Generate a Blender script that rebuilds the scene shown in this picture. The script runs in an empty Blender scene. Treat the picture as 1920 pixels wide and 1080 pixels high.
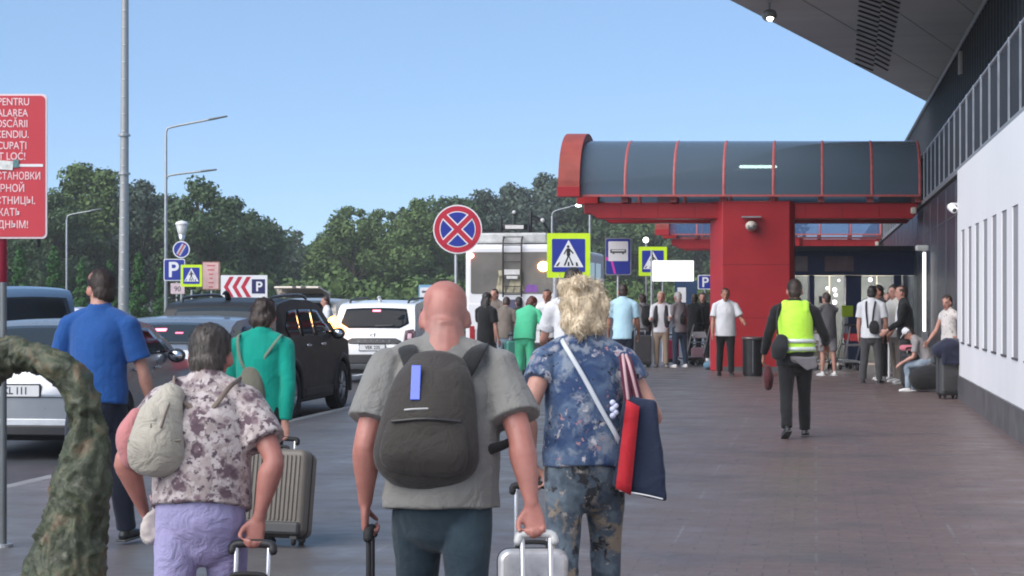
import bpy, bmesh, math, random
import numpy as np
from mathutils import Vector, Matrix
R = math.radians
random.seed(7)
S = bpy.context.scene
C = S.collection
# ---------------------------------------------------------------- camera, sky, sun, exposure
F, EYE, CX, CY = 3600.0, 1.57, 960.0, 560.0        # focal length in photo pixels, eye height, principal column, horizon row
cam_d = bpy.data.cameras.new('camera')
cam_d.sensor_width = 36.0
cam_d.lens = 36.0 * F / 1920.0
cam_d.shift_y = 20.0 / 1920.0
cam_d.clip_start, cam_d.clip_end = 0.1, 9000.0
cam = bpy.data.objects.new('camera', cam_d)
cam.location = (0, 0, EYE)
cam.rotation_euler = (R(90), 0, 0)
C.objects.link(cam)
S.camera = cam
SUN_AZ, SUN_EL = R(230), R(38)                       # azimuth clockwise from +Y: behind the camera, to the left
world = bpy.data.worlds.new('World')
S.world = world
world.use_nodes = True
wn = world.node_tree.nodes
sky = wn.new('ShaderNodeTexSky')
sky.sky_type = 'NISHITA'
sky.sun_disc = False
sky.sun_elevation, sky.sun_rotation = SUN_EL, SUN_AZ
sky.air_density, sky.dust_density, sky.ozone_density = 0.5, 0.2, 3.0
bg = wn['Background']
bg.inputs['Strength'].default_value = 0.095
hz_mix = wn.new('ShaderNodeMix'); hz_mix.data_type = 'RGBA'           # thin even dusk veil over the clear sky
hz_mix.inputs[0].default_value = 0.45
hz_mix.inputs[7].default_value = (2.3, 3.75, 5.6, 1)
world.node_tree.links.new(sky.outputs[0], hz_mix.inputs[6])
world.node_tree.links.new(hz_mix.outputs[2], bg.inputs['Color'])
sun_d = bpy.data.lights.new('sun', 'SUN')
sun_d.energy, sun_d.angle, sun_d.color = 2.6, R(65), (1.0, 0.95, 0.90)
sun = bpy.data.objects.new('sun', sun_d)
sd = Vector((math.sin(SUN_AZ) * math.cos(SUN_EL), math.cos(SUN_AZ) * math.cos(SUN_EL), math.sin(SUN_EL)))
sun.rotation_euler = (-sd).to_track_quat('-Z', 'Y').to_euler()
sun.location = sd * 60
C.objects.link(sun)
S.view_settings.view_transform = 'Standard'
S.view_settings.look = 'None'
S.view_settings.exposure = 0.88
S.view_settings.gamma = 1.0
S.cycles.filter_width = 1.9
S.cycles.max_bounces = 8
S.cycles.transparent_max_bounces = 12
S.cycles.use_denoising = True

# ---------------------------------------------------------------- placing helpers
TH = math.atan((1530 - CX) / F)                      # the kerb and the terminal run 9 degrees to the right of the view axis
CT, ST = math.cos(TH), math.sin(TH)
def at(px, s, h=0.0):                                # s: photo pixels per metre at that distance
    return Vector(((px - CX) / s, F / s, h))
def hz(py, s):
    return EYE + (CY - py) / s
def along(Y, a):                                     # distance along the terminal for a camera depth Y
    return (Y + a * ST) / CT

def empty(name, loc=(0, 0, 0), rz=0.0, parent=None):
    o = bpy.data.objects.new(name, None)
    o.empty_display_size = 0.2
    o.location = loc
    o.rotation_euler = (0, 0, rz)
    C.objects.link(o)
    if parent: o.parent = parent
    return o
def tag(o, label=None, cat=None, group=None, kind=None):
    if label: o['label'] = label
    if cat: o['category'] = cat
    if group: o['group'] = group
    if kind: o['kind'] = kind
    return o
def thing(name, label, cat, loc=(0, 0, 0), rz=0.0, group=None):
    return tag(empty(name, loc, rz), label, cat, group)
def copy_tree(o, parent=None):
    c = o.copy(); C.objects.link(c)
    if parent:
        c.parent = parent
    for ch in list(o.children):
        copy_tree(ch, c)
    return c

# ---------------------------------------------------------------- numpy noise
_rs = np.random.RandomState(3)
_H = _rs.rand(64, 64, 64).astype(np.float32)
def vnoise(P):
    P = np.asarray(P, dtype=np.float64)
    i = np.floor(P).astype(int); f = P - i
    f = f * f * (3 - 2 * f)
    r = 0
    for dx in (0, 1):
        for dy in (0, 1):
            for dz in (0, 1):
                w = (f[:, 0] if dx else 1 - f[:, 0]) * (f[:, 1] if dy else 1 - f[:, 1]) * (f[:, 2] if dz else 1 - f[:, 2])
                r = r + w * _H[(i[:, 0] + dx) % 64, (i[:, 1] + dy) % 64, (i[:, 2] + dz) % 64]
    return r * 2 - 1
def fbm(P, o=3):
    P = np.asarray(P, dtype=np.float64)
    r, a = 0, 1.0
    for k in range(o):
        r = r + a * vnoise(P * 2.0 ** k + 17.3 * k); a *= 0.5
    return r

# ---------------------------------------------------------------- materials
MATS = {}
def nd(nt, t, **kw):
    n = nt.nodes.new(t)
    for k, v in kw.items():
        setattr(n, k, v)
    return n
def lk(nt, a, b):
    nt.links.new(a, b)
def rgba(c):
    return (c[0], c[1], c[2], 1.0)
def mixcol(nt, fac, a, b):
    m = nd(nt, 'ShaderNodeMix', data_type='RGBA')
    for idx, v in ((0, fac), (6, a), (7, b)):
        if hasattr(v, 'is_output') or hasattr(v, 'links'):
            lk(nt, v, m.inputs[idx])
        else:
            m.inputs[idx].default_value = v if idx == 0 else rgba(v)
    return m.outputs[2]
def ramp(nt, fac, a, b):
    r = nd(nt, 'ShaderNodeMapRange', clamp=True)
    lk(nt, fac, r.inputs[0])
    r.inputs[1].default_value, r.inputs[2].default_value = a, b
    return r.outputs[0]
def coords(nt, scale=(1, 1, 1), which='Object'):
    tc = nd(nt, 'ShaderNodeTexCoord')
    mp = nd(nt, 'ShaderNodeMapping')
    mp.inputs['Scale'].default_value = scale
    lk(nt, tc.outputs[which], mp.inputs[0])
    return mp.outputs[0]
def noise_tex(nt, vec, scale, detail=4, rough=.55, dist=0):
    n = nd(nt, 'ShaderNodeTexNoise')
    lk(nt, vec, n.inputs['Vector'])
    n.inputs['Scale'].default_value, n.inputs['Detail'].default_value = scale, detail
    n.inputs['Roughness'].default_value, n.inputs['Distortion'].default_value = rough, dist
    return n
def new_mat(name):
    m = bpy.data.materials.new(name)
    m.use_nodes = True
    return m, m.node_tree, m.node_tree.nodes['Principled BSDF']
def M(name, col, rough=.6, metal=0.0, var=.12, scale=6.0, bump=0.0, bscale=40.0, coat=0.0, spec=.5, emit=None, estr=0.0, alpha=1.0, stretch=(1, 1, 1)):
    if name in MATS:
        return MATS[name]
    m, nt, b = new_mat(name)
    v = coords(nt, stretch)
    n = noise_tex(nt, v, scale)
    f = ramp(nt, n.outputs[0], .3, .7)
    lo = [c * (1 - var) for c in col]; hi = [min(1, c * (1 + var)) for c in col]
    lk(nt, mixcol(nt, f, lo, hi), b.inputs['Base Color'])
    rr = nd(nt, 'ShaderNodeMapRange')
    lk(nt, n.outputs[0], rr.inputs[0])
    rr.inputs[3].default_value, rr.inputs[4].default_value = max(.02, rough - .08), min(1, rough + .08)
    lk(nt, rr.outputs[0], b.inputs['Roughness'])
    b.inputs['Metallic'].default_value = metal
    b.inputs['Coat Weight'].default_value = coat
    b.inputs['Coat Roughness'].default_value = .06
    b.inputs['Specular IOR Level'].default_value = spec
    b.inputs['Alpha'].default_value = alpha
    if emit:
        b.inputs['Emission Color'].default_value = rgba(emit)
        b.inputs['Emission Strength'].default_value = estr
    if bump:
        n2 = noise_tex(nt, v, bscale, 5)
        bp = nd(nt, 'ShaderNodeBump')
        bp.inputs['Strength'].default_value = bump
        bp.inputs['Distance'].default_value = .02
        lk(nt, n2.outputs[0], bp.inputs['Height'])
        lk(nt, bp.outputs[0], b.inputs['Normal'])
    MATS[name] = m
    return m
def glass_mat(name, tint, see=.3, rough=.05, spec=.35):
    if name in MATS: return MATS[name]
    m, nt, b = new_mat(name)
    b.inputs['Base Color'].default_value = rgba(tint)
    b.inputs['Roughness'].default_value = rough
    b.inputs['Specular IOR Level'].default_value = spec
    tr = nd(nt, 'ShaderNodeBsdfTransparent')
    tr.inputs[0].default_value = (.75, .82, .9, 1)
    mx = nd(nt, 'ShaderNodeMixShader')
    mx.inputs[0].default_value = see
    lk(nt, b.outputs[0], mx.inputs[1]); lk(nt, tr.outputs[0], mx.inputs[2])
    lk(nt, mx.outputs[0], nt.nodes['Material Output'].inputs[0])
    MATS[name] = m
    return m
def glow(name, col, strength):
    return M(name, [min(1, c) for c in col], .4, var=0.0, emit=col, estr=strength)
def fabric(name, col, rough=.85, var=.12, layers=(), wr=.35, weave=.4):
    """cloth: base colour, blotch layers (kind, scale, lo, hi, colour), wrinkle bump and a fine weave"""
    if name in MATS: return MATS[name]
    m, nt, b = new_mat(name)
    v = coords(nt)
    n = noise_tex(nt, v, 5)
    cur = mixcol(nt, ramp(nt, n.outputs[0], .3, .7), [c * (1 - var) for c in col], [min(1, c * (1 + var)) for c in col])
    for k, (kind, sc, lo, hi, c2) in enumerate(layers):
        wp = noise_tex(nt, v, sc * 1.6, 3)
        off = nd(nt, 'ShaderNodeVectorMath', operation='MULTIPLY_ADD')
        lk(nt, wp.outputs['Color'], off.inputs[0])
        off.inputs[1].default_value = (.9 / sc,) * 3
        lk(nt, v, off.inputs[2])
        off2 = nd(nt, 'ShaderNodeVectorMath', operation='ADD')
        lk(nt, off.outputs[0], off2.inputs[0]); off2.inputs[1].default_value = (3.1 * k, 1.7 * k, 5.3 * k)
        if kind == 'spot':
            t = nd(nt, 'ShaderNodeTexVoronoi'); t.inputs['Scale'].default_value = sc
            lk(nt, off2.outputs[0], t.inputs['Vector'])
            fac = ramp(nt, t.outputs['Distance'], hi, lo)
        else:
            t = noise_tex(nt, off2.outputs[0], sc, 3)
            fac = ramp(nt, t.outputs[0], lo, hi)
        cur = mixcol(nt, fac, cur, c2)
    lk(nt, cur, b.inputs['Base Color'])
    b.inputs['Roughness'].default_value = rough
    b.inputs['Specular IOR Level'].default_value = .25
    b.inputs['Sheen Weight'].default_value = .15
    n2 = noise_tex(nt, v, 11, 4, .6, .8)
    n3 = noise_tex(nt, v, 260, 2)
    b1 = nd(nt, 'ShaderNodeBump'); b1.inputs['Strength'].default_value = wr; b1.inputs['Distance'].default_value = .03
    b2 = nd(nt, 'ShaderNodeBump'); b2.inputs['Strength'].default_value = weave; b2.inputs['Distance'].default_value = .003
    lk(nt, n2.outputs[0], b1.inputs['Height']); lk(nt, n3.outputs[0], b2.inputs['Height'])
    lk(nt, b1.outputs[0], b2.inputs['Normal']); lk(nt, b2.outputs[0], b.inputs['Normal'])
    MATS[name] = m
    return m
def skin_mat():
    if 'skin' in MATS: return MATS['skin']
    m, nt, b = new_mat('skin')
    a = nd(nt, 'ShaderNodeAttribute', attribute_name='tone')
    n = noise_tex(nt, coords(nt), 22, 7, .65)
    cur = mixcol(nt, ramp(nt, n.outputs[0], .2, .9), (1, .97, .97), (.80, .66, .64))
    mu = nd(nt, 'ShaderNodeMix', data_type='RGBA', blend_type='MULTIPLY')
    mu.inputs[0].default_value = 1
    lk(nt, a.outputs['Color'], mu.inputs[6]); lk(nt, cur, mu.inputs[7])
    lk(nt, mu.outputs[2], b.inputs['Base Color'])
    bp = nd(nt, 'ShaderNodeBump'); bp.inputs['Strength'].default_value = .25; bp.inputs['Distance'].default_value = .002
    n5 = noise_tex(nt, coords(nt), 180, 4); lk(nt, n5.outputs[0], bp.inputs['Height']); lk(nt, bp.outputs[0], b.inputs['Normal'])
    b.inputs['Roughness'].default_value = .48
    b.inputs['Subsurface Weight'].default_value = .06
    b.inputs['Subsurface Radius'].default_value = (.02, .008, .004)
    MATS['skin'] = m
    return m

# ---------------------------------------------------------------- mesh collector
def spline(P, sub):
    P = np.asarray(P, float)
    if len(P) < 3 or sub < 2: 
        if len(P) == 2 and sub > 1:
            t = np.linspace(0, 1, sub + 1)[:, None]
            return P[0] * (1 - t) + P[1] * t
        return P
    Q = np.vstack([2 * P[0] - P[1], P, 2 * P[-1] - P[-2]])
    out = []
    for i in range(1, len(Q) - 2):
        for k in range(sub):
            t = k / sub
            a, b, c, d = Q[i - 1], Q[i], Q[i + 1], Q[i + 2]
            out.append(.5 * ((2 * b) + (c - a) * t + (2 * a - 5 * b + 4 * c - d) * t * t + (3 * b - a - 3 * c + d) * t ** 3))
    out.append(Q[-2])
    return np.array(out)
class MB:
    def __init__(self):
        self.v, self.f = [], []
    def add(self, vs, fs):
        o = len(self.v)
        self.v.extend([tuple(map(float, x)) for x in vs])
        self.f.extend([tuple(i + o for i in f) for f in fs])
        return self
    def box(self, c, s, rz=0.0, rx=0.0, ry=0.0):
        m = Matrix.Translation(c) @ Matrix.Rotation(rz, 4, 'Z') @ Matrix.Rotation(rx, 4, 'X') @ Matrix.Rotation(ry, 4, 'Y')
        vs = [m @ Vector((x * s[0] / 2, y * s[1] / 2, z * s[2] / 2)) for x in (-1, 1) for y in (-1, 1) for z in (-1, 1)]
        return self.add(vs, [(0, 1, 3, 2), (4, 6, 7, 5), (0, 4, 5, 1), (2, 3, 7, 6), (0, 2, 6, 4), (1, 5, 7, 3)])
    def span(self, x0, x1, y0, y1, z0, z1):
        return self.box(((x0 + x1) / 2, (y0 + y1) / 2, (z0 + z1) / 2), (abs(x1 - x0), abs(y1 - y0), abs(z1 - z0)))
    def quad(self, a, b, c, d):
        return self.add([a, b, c, d], [(0, 1, 2, 3)])
    def tube(self, pts, rad, n=12, side=None, cap=(1, 1), sub=4):
        """closed tube; rad: number or (rx, ry) per point; side: direction of rx; cap 1 round, 0 flat"""
        K = len(pts)
        rr = np.array([(r, r) if np.isscalar(r) else r for r in (rad if hasattr(rad, '__len__') and len(rad) == K else [rad] * K)], float)
        D = spline(np.hstack([np.array([tuple(p) for p in pts], float), rr]), sub)
        P, Rr = D[:, :3], np.maximum(D[:, 3:], 1e-4)
        T = np.gradient(P, axis=0)
        T /= np.linalg.norm(T, axis=1)[:, None] + 1e-12
        rings, prev = [], None
        fr = []
        for i in range(len(P)):
            t = T[i]
            if side is not None:
                u = np.array(tuple(side), float)
            elif prev is None:
                u = np.array([1., 0, 0]) if abs(t[0]) < .8 else np.array([0, 1., 0])
            else:
                u = prev
            u = u - t * np.dot(u, t); u /= np.linalg.norm(u) + 1e-12
            prev = u
            fr.append((u, np.cross(t, u)))
        seq = []
        if cap[0]:
            for k in (.95, .75, .4):
                q = math.sqrt(1 - k * k)
                seq.append((P[0] - T[0] * min(Rr[0]) * k, Rr[0] * q, fr[0]))
        for i in range(len(P)):
            seq.append((P[i], Rr[i], fr[i]))
        if cap[1]:
            for k in (.4, .75, .95):
                q = math.sqrt(1 - k * k)
                seq.append((P[-1] + T[-1] * min(Rr[-1]) * k, Rr[-1] * q, fr[-1]))
        vs, fs = [], []
        an = [2 * math.pi * k / n for k in range(n)]
        for c, r, (u, w) in seq:
            for a in an:
                vs.append(c + u * r[0] * math.cos(a) + w * r[1] * math.sin(a))
        for i in range(len(seq) - 1):
            for k in range(n):
                fs.append((i * n + k, i * n + (k + 1) % n, (i + 1) * n + (k + 1) % n, (i + 1) * n + k))
        fs.append(tuple(range(n - 1, -1, -1)))
        fs.append(tuple((len(seq) - 1) * n + k for k in range(n)))
        return self.add(vs, fs)
    def ball(self, c, r, n=14, m=9, rot=None):
        r = (r, r, r) if np.isscalar(r) else r
        vs, fs = [], []
        for i in range(m + 1):
            p = math.pi * i / m
            for k in range(n):
                a = 2 * math.pi * k / n
                q = Vector((r[0] * math.sin(p) * math.cos(a), r[1] * math.sin(p) * math.sin(a), r[2] * math.cos(p)))
                if rot is not None: q = rot @ q
                vs.append(Vector(c) + q)
        for i in range(m):
            for k in range(n):
                fs.append((i * n + k, (i + 1) * n + k, (i + 1) * n + (k + 1) % n, i * n + (k + 1) % n))
        return self.add(vs, fs)
    def lathe(self, prof, c=(0, 0, 0), axis='Z', n=24):
        """prof: (radius, along) pairs"""
        vs, fs = [], []
        for r, h in prof:
            for k in range(n):
                a = 2 * math.pi * k / n
                x, y = r * math.cos(a), r * math.sin(a)
                q = {'Z': (x, y, h), 'X': (h, x, y), 'Y': (x, h, y)}[axis]
                vs.append((c[0] + q[0], c[1] + q[1], c[2] + q[2]))
        for i in range(len(prof) - 1):
            for k in range(n):
                fs.append((i * n + k, i * n + (k + 1) % n, (i + 1) * n + (k + 1) % n, (i + 1) * n + k))
        return self.add(vs, fs)
    def prism(self, poly, y0, y1, plane='XZ'):
        """extruded outline; plane XZ: poly is (x, z), extruded along y"""
        n = len(poly)
        f = {'XZ': lambda p, d: (p[0], d, p[1]), 'XY': lambda p, d: (p[0], p[1], d), 'YZ': lambda p, d: (d, p[0], p[1])}[plane]
        vs = [f(p, y0) for p in poly] + [f(p, y1) for p in poly]
        fs = [tuple(range(n)), tuple(range(2 * n - 1, n - 1, -1))]
        fs += [(i, n + i, n + (i + 1) % n, (i + 1) % n) for i in range(n)]
        return self.add(vs, fs)
    def build(self, name, mat, parent=None, smooth=False, bevel=0.0, seg=2, loc=None, fix=True, weld=False):
        me = bpy.data.meshes.new(name)
        me.from_pydata(self.v, [], self.f)
        if fix or weld:
            bm = bmesh.new(); bm.from_mesh(me)
            if weld: bmesh.ops.remove_doubles(bm, verts=bm.verts, dist=1e-4)
            bmesh.ops.recalc_face_normals(bm, faces=bm.faces)
            bm.to_mesh(me); bm.free()
        me.materials.append(mat)
        if smooth:
            me.polygons.foreach_set('use_smooth', [True] * len(me.polygons))
        o = bpy.data.objects.new(name, me)
        C.objects.link(o)
        if parent: o.parent = parent
        if loc: o.location = loc
        if bevel:
            b = o.modifiers.new('bevel', 'BEVEL')
            b.width, b.segments, b.limit_method, b.angle_limit = bevel, seg, 'ANGLE', R(35)
        return o
def round_rect(w, h, r, n=5, cx=0, cz=0):
    out = []
    for sx, sz, a0 in ((1, 1, 0), (-1, 1, 90), (-1, -1, 180), (1, -1, 270)):
        for k in range(n + 1):
            a = R(a0 + 90 * k / n)
            out.append((cx + sx * (w / 2 - r) + r * math.cos(a), cz + sz * (h / 2 - r) + r * math.sin(a)))
    return out
def circle_poly(r, n=32, cx=0, cz=0):
    return [(cx + r * math.cos(2 * math.pi * k / n), cz + r * math.sin(2 * math.pi * k / n)) for k in range(n)]
def text(name, s, size, mat, parent, loc, rot=(R(90), 0, 0), align='CENTER', width=None, bold=0.0, sx=1.0):
    cu = bpy.data.curves.new(name, 'FONT')
    cu.body, cu.size, cu.align_x, cu.align_y = s, size, align, 'CENTER'
    cu.extrude, cu.offset = .0008, bold
    t = bpy.data.objects.new(name, cu)
    C.objects.link(t)
    bpy.context.view_layer.update()
    me = bpy.data.meshes.new_from_object(t.evaluated_get(bpy.context.evaluated_depsgraph_get()))
    bpy.data.objects.remove(t)
    o = bpy.data.objects.new(name, me)
    me.materials.clear(); me.materials.append(mat)
    C.objects.link(o)
    o.parent, o.location, o.rotation_euler = parent, loc, rot
    o.scale = (sx, 1, 1)
    return o
def remesh(mb, vox, smooth=3, fold=None, mat=None, name='mesh', parent=None):
    """weld overlapping closed shapes into one continuous surface"""
    me = bpy.data.meshes.new(name)
    me.from_pydata(mb.v, [], mb.f)
    bm = bmesh.new(); bm.from_mesh(me); bmesh.ops.recalc_face_normals(bm, faces=bm.faces); bm.to_mesh(me); bm.free()
    o = bpy.data.objects.new(name, me)
    C.objects.link(o)
    r = o.modifiers.new('r', 'REMESH'); r.mode, r.voxel_size, r.use_smooth_shade = 'VOXEL', vox, True
    if smooth:
        s = o.modifiers.new('s', 'SMOOTH'); s.iterations, s.factor = smooth, .5
    bpy.context.view_layer.update()
    m2 = bpy.data.meshes.new_from_object(o.evaluated_get(bpy.context.evaluated_depsgraph_get()))
    bpy.data.objects.remove(o); bpy.data.meshes.remove(me)
    m2.name = name
    if fold:
        n = len(m2.vertices)
        co = np.zeros(n * 3); m2.vertices.foreach_get('co', co); co = co.reshape(-1, 3)
        no = np.zeros(n * 3); m2.vertices.foreach_get('normal', no); no = no.reshape(-1, 3)
        co = fold(co, no)
        m2.vertices.foreach_set('co', co.ravel()); m2.update()
    m2.polygons.foreach_set('use_smooth', [True] * len(m2.polygons))
    m2.materials.clear()
    if mat: m2.materials.append(mat)
    o2 = bpy.data.objects.new(name, m2)
    C.objects.link(o2)
    if parent: o2.parent = parent
    return o2
# ---------------------------------------------------------------- common materials
white_paint = M('white_paint', (.80, .79, .80), .55, var=.045, scale=.7, stretch=(1, 1, .25), bump=.05, bscale=60)
slot_grey = M('slot_grey', (.27, .265, .28), .6, var=.05)
stone_dark = M('plinth_stone', (.10, .10, .105), .35, var=.25, scale=3)
navy_panel = M('navy_panel', (.030, .036, .052), .35, var=.15, scale=.8)
dark_fin = M('dark_fin', (.045, .05, .062), .4, metal=.3, var=.15)
rail_metal = M('rail_metal', (.42, .44, .47), .35, metal=.7, var=.1)
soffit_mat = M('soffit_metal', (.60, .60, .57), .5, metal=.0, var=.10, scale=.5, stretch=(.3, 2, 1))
black_mat = M('black_void', (.012, .012, .014), .7, var=.1)
black_rubber = M('black_rubber', (.016, .016, .017), .75, var=.15)
black_plastic = M('black_plastic', (.022, .022, .024), .45, var=.15)
steel = M('galvanised_steel', (.40, .41, .42), .45, metal=.6, var=.15, scale=10)
chrome = M('chrome', (.75, .75, .77), .15, metal=1, var=.05)
alu = M('aluminium', (.62, .62, .64), .3, metal=.8, var=.06)
red_paint = M('red_paint', (.36, .018, .024), .42, var=.10, scale=1.5, bump=.04)
red_worn = M('red_weathered', (.33, .06, .045), .6, var=.2, scale=2.5)
red_pale = M('red_rib', (.42, .10, .10), .5, var=.15)
roof_glass = glass_mat('canopy_glass', (.085, .118, .155), .08, .12)

# ---------------------------------------------------------------- the setting: ground, road, pavement
rot_frame = -TH
def sheet(name, x0, x1, y0, y1, z, mat, nx=1, ny=1):
    m = MB()
    for i in range(nx):
        for j in range(ny):
            xa, xb = x0 + (x1 - x0) * i / nx, x0 + (x1 - x0) * (i + 1) / nx
            ya, yb = y0 + (y1 - y0) * j / ny, y0 + (y1 - y0) * (j + 1) / ny
            m.quad((xa, ya, z), (xb, ya, z), (xb, yb, z), (xa, yb, z))
    o = m.build(name, mat, weld=True)
    o.rotation_euler = (0, 0, rot_frame)
    return tag(o, kind='structure')
def paver_mat():
    m, nt, b = new_mat('wet_pavers')
    v = coords(nt)
    br = nd(nt, 'ShaderNodeTexBrick')
    lk(nt, v, br.inputs['Vector'])
    br.inputs['Scale'].default_value = 1.0
    br.inputs['Brick Width'].default_value, br.inputs['Row Height'].default_value = .30, .15
    br.inputs['Mortar Size'].default_value = .006
    br.inputs['Color1'].default_value = (.146, .102, .094, 1); br.inputs['Color2'].default_value = (.130, .092, .087, 1)
    br.inputs['Mortar'].default_value = (.09, .072, .073, 1)
    n = noise_tex(nt, v, .35, 4)
    g = nd(nt, 'ShaderNodeMapping'); g.inputs['Scale'].default_value = (1.0, 1.3, 1)
    lk(nt, v, g.inputs[0])
    n2 = noise_tex(nt, g.outputs[0], 1.6, 6, .65)
    # pavers are red-brown beside the terminal, grey towards the kerb
    sx = nd(nt, 'ShaderNodeSeparateXYZ'); lk(nt, v, sx.inputs[0])
    wob = nd(nt, 'ShaderNodeMath', operation='MULTIPLY_ADD'); lk(nt, n.outputs[0], wob.inputs[0]); wob.inputs[1].default_value = 2.5; lk(nt, sx.outputs[0], wob.inputs[2])
    side = ramp(nt, wob.outputs[0], -1.2, 1.2)
    grey = mixcol(nt, n2.outputs[0], (.102, .092, .090), (.142, .131, .128))
    cur = mixcol(nt, side, grey, br.outputs['Color'])
    cur2 = mixcol(nt, ramp(nt, n2.outputs[0], .62, .72), cur, (.20, .195, .20))
    cur3 = mixcol(nt, .35, cur, cur2)
    # joints of pale grout run along the walk every metre
    wv = nd(nt, 'ShaderNodeMath', operation='PINGPONG'); lk(nt, sx.outputs[0], wv.inputs[0]); wv.inputs[1].default_value = .45
    jl = ramp(nt, wv.outputs[0], .012, .004)
    jn = nd(nt, 'ShaderNodeMath', operation='MULTIPLY'); lk(nt, jl, jn.inputs[0]); lk(nt, ramp(nt, n2.outputs[0], .45, .7), jn.inputs[1])
    cur4 = mixcol(nt, jn.outputs[0], cur3, (.22, .21, .21))
    vo = nd(nt, 'ShaderNodeTexVoronoi'); vo.inputs['Scale'].default_value = 2.3; lk(nt, v, vo.inputs['Vector'])
    cur5 = mixcol(nt, ramp(nt, vo.outputs['Distance'], .07, .05), cur4, (.05, .045, .045))
    st = noise_tex(nt, v, .8, 5, .6)
    cur6 = mixcol(nt, ramp(nt, st.outputs[0], .5, .75), cur5, (.085, .07, .072))
    lk(nt, cur6, b.inputs['Base Color'])
    rr = nd(nt, 'ShaderNodeMapRange'); lk(nt, n2.outputs[0], rr.inputs[0])
    rr.inputs[1].default_value, rr.inputs[2].default_value = .3, .75
    rr.inputs[3].default_value, rr.inputs[4].default_value = .58, .30
    lk(nt, rr.outputs[0], b.inputs['Roughness'])
    b.inputs['Specular IOR Level'].default_value = .32
    bp = nd(nt, 'ShaderNodeBump'); bp.inputs['Strength'].default_value = .5; bp.inputs['Distance'].default_value = .006
    lk(nt, br.outputs['Fac'], bp.inputs['Height']); bp.invert = True
    bp2 = nd(nt, 'ShaderNodeBump'); bp2.inputs['Strength'].default_value = .35; bp2.inputs['Distance'].default_value = .02
    n4 = noise_tex(nt, v, 5, 4)
    lk(nt, n4.outputs[0], bp2.inputs['Height']); lk(nt, bp.outputs[0], bp2.inputs['Normal'])
    lk(nt, bp2.outputs[0], b.inputs['Normal'])
    return m
asphalt = M('asphalt', (.055, .057, .064), .62, var=.25, scale=2.2, bump=.5, bscale=160)
grass_m = M('verge_grass', (.035, .07, .022), .9, var=.4, scale=3, bump=.6, bscale=60)
kerb_m = M('kerb_concrete', (.24, .235, .23), .7, var=.2, scale=8, bump=.2)
KERB, WALL, RZ = -6.62, 2.207, -0.12
sheet('ground', -1500, 1500, -300, 4000, -.135, M('bare_ground', (.05, .06, .035), .9, var=.3, scale=.4))
sheet('road', -17, KERB - .15, -20, 260, RZ, asphalt)
sheet('grass_verge', -60, -17.2, -20, 260, -.06, grass_m)
pv = sheet('pavement', KERB, WALL + 6, -20, 160, 0.0, paver_mat())
kb = MB()
for k in range(90):
    kb.span(KERB - .15, KERB - .002, -20 + k * 2.0, -20 + k * 2.0 + 1.985, -.125, -.002)
kb_o = kb.build('kerb', kerb_m, bevel=.012); kb_o.rotation_euler = (0, 0, rot_frame); tag(kb_o, kind='structure')
mk = MB()
for k in range(14):
    y0 = 14 + k * 9
    mk.span(-10.05, -9.93, y0, y0 + 3.0, RZ + .001, RZ + .005)
mo = mk.build('lane_marking', M('road_white', (.6, .6, .58), .6, var=.3, scale=14)); mo.rotation_euler = (0, 0, rot_frame); tag(mo, kind='structure')

# ---------------------------------------------------------------- terminal building
T = thing('terminal_building', 'terminal with white slotted wall, dark finned upper storey and jutting grey roof', 'building', rz=rot_frame)
B1 = along(30.35, WALL)
tops, bots = 2.62, .88
pitch, sw = 1.295, .66
slots = [along(29.55, WALL) - k * pitch for k in range(0, 17)]
w = MB()
w.span(WALL, WALL + .32, -2, B1, .377, bots)
w.span(WALL, WALL + .32, -2, B1, tops, 3.59)
edges = [-2] + sorted([q for s_ in slots for q in (s_ - sw, s_)]) + [B1]
for i in range(0, len(edges), 2):
    w.span(WALL, WALL + .32, edges[i], edges[i + 1], bots, tops)
wall_o = w.build('wall', white_paint, T)
for s_ in slots:
    m = MB().span(WALL + .014, WALL + .08, s_ - sw + .002, s_ - .002, bots + .002, tops - .002)
    wo = m.build('window', slot_grey, T)
    MB().span(WALL - .012, WALL + .012, s_ - sw + .03, s_ - .03, bots + .001, bots + .025).build('sill', M('sill_dark', (.07, .07, .075), .4), wo)
MB().span(WALL - .02, WALL + .3, -2, B1 + .01, 0, .374).build('plinth', stone_dark, T)
fd = MB()
fd.span(WALL + .09, WALL + .4, B1 + .002, 110, 0, 3.55)
fd_o = fd.build('dark_facade', navy_panel, T)
jj = MB()
for z in (.9, 1.95, 2.95):
    jj.span(WALL + .08, WALL + .0899, B1 + .1, 100, z, z + .012)
for k in range(26):
    b_ = B1 + 1.6 + k * 2.4
    jj.span(WALL + .082, WALL + .0895, b_, b_ + .014, 0, 3.5)
jj.build('facade_joint', M('joint_grey', (.14, .15, .17), .5), fd_o)
MB().span(WALL + .05, 4.9, -2, 110, 3.595, 3.68).build('terrace_slab', M('slab_edge', (.2, .2, .21), .5), T)
# balustrade on the terrace edge
bal = MB()
b_ = -1.0
while b_ < 108:
    bal.span(WALL + .10, WALL + .12, b_, b_ + .022, 3.70, 4.66)
    b_ += .16 if b_ < 60 else .3
bal_o = bal.build('balustrade', M('bar_grey', (.035, .04, .052), .45, metal=.3), T)
hr = MB()
hr.tube([(WALL + .11, -2, 4.70), (WALL + .11, 109, 4.70)], .028, sub=1)
hr.tube([(WALL + .11, -2, 3.715), (WALL + .11, 109, 3.715)], .02, sub=1)
for k in range(82):
    hr.span(WALL + .075, WALL + .099, k * 1.32, k * 1.32 + .028, 3.68, 4.72)
hr.build('handrail', rail_metal, bal_o)
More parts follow.
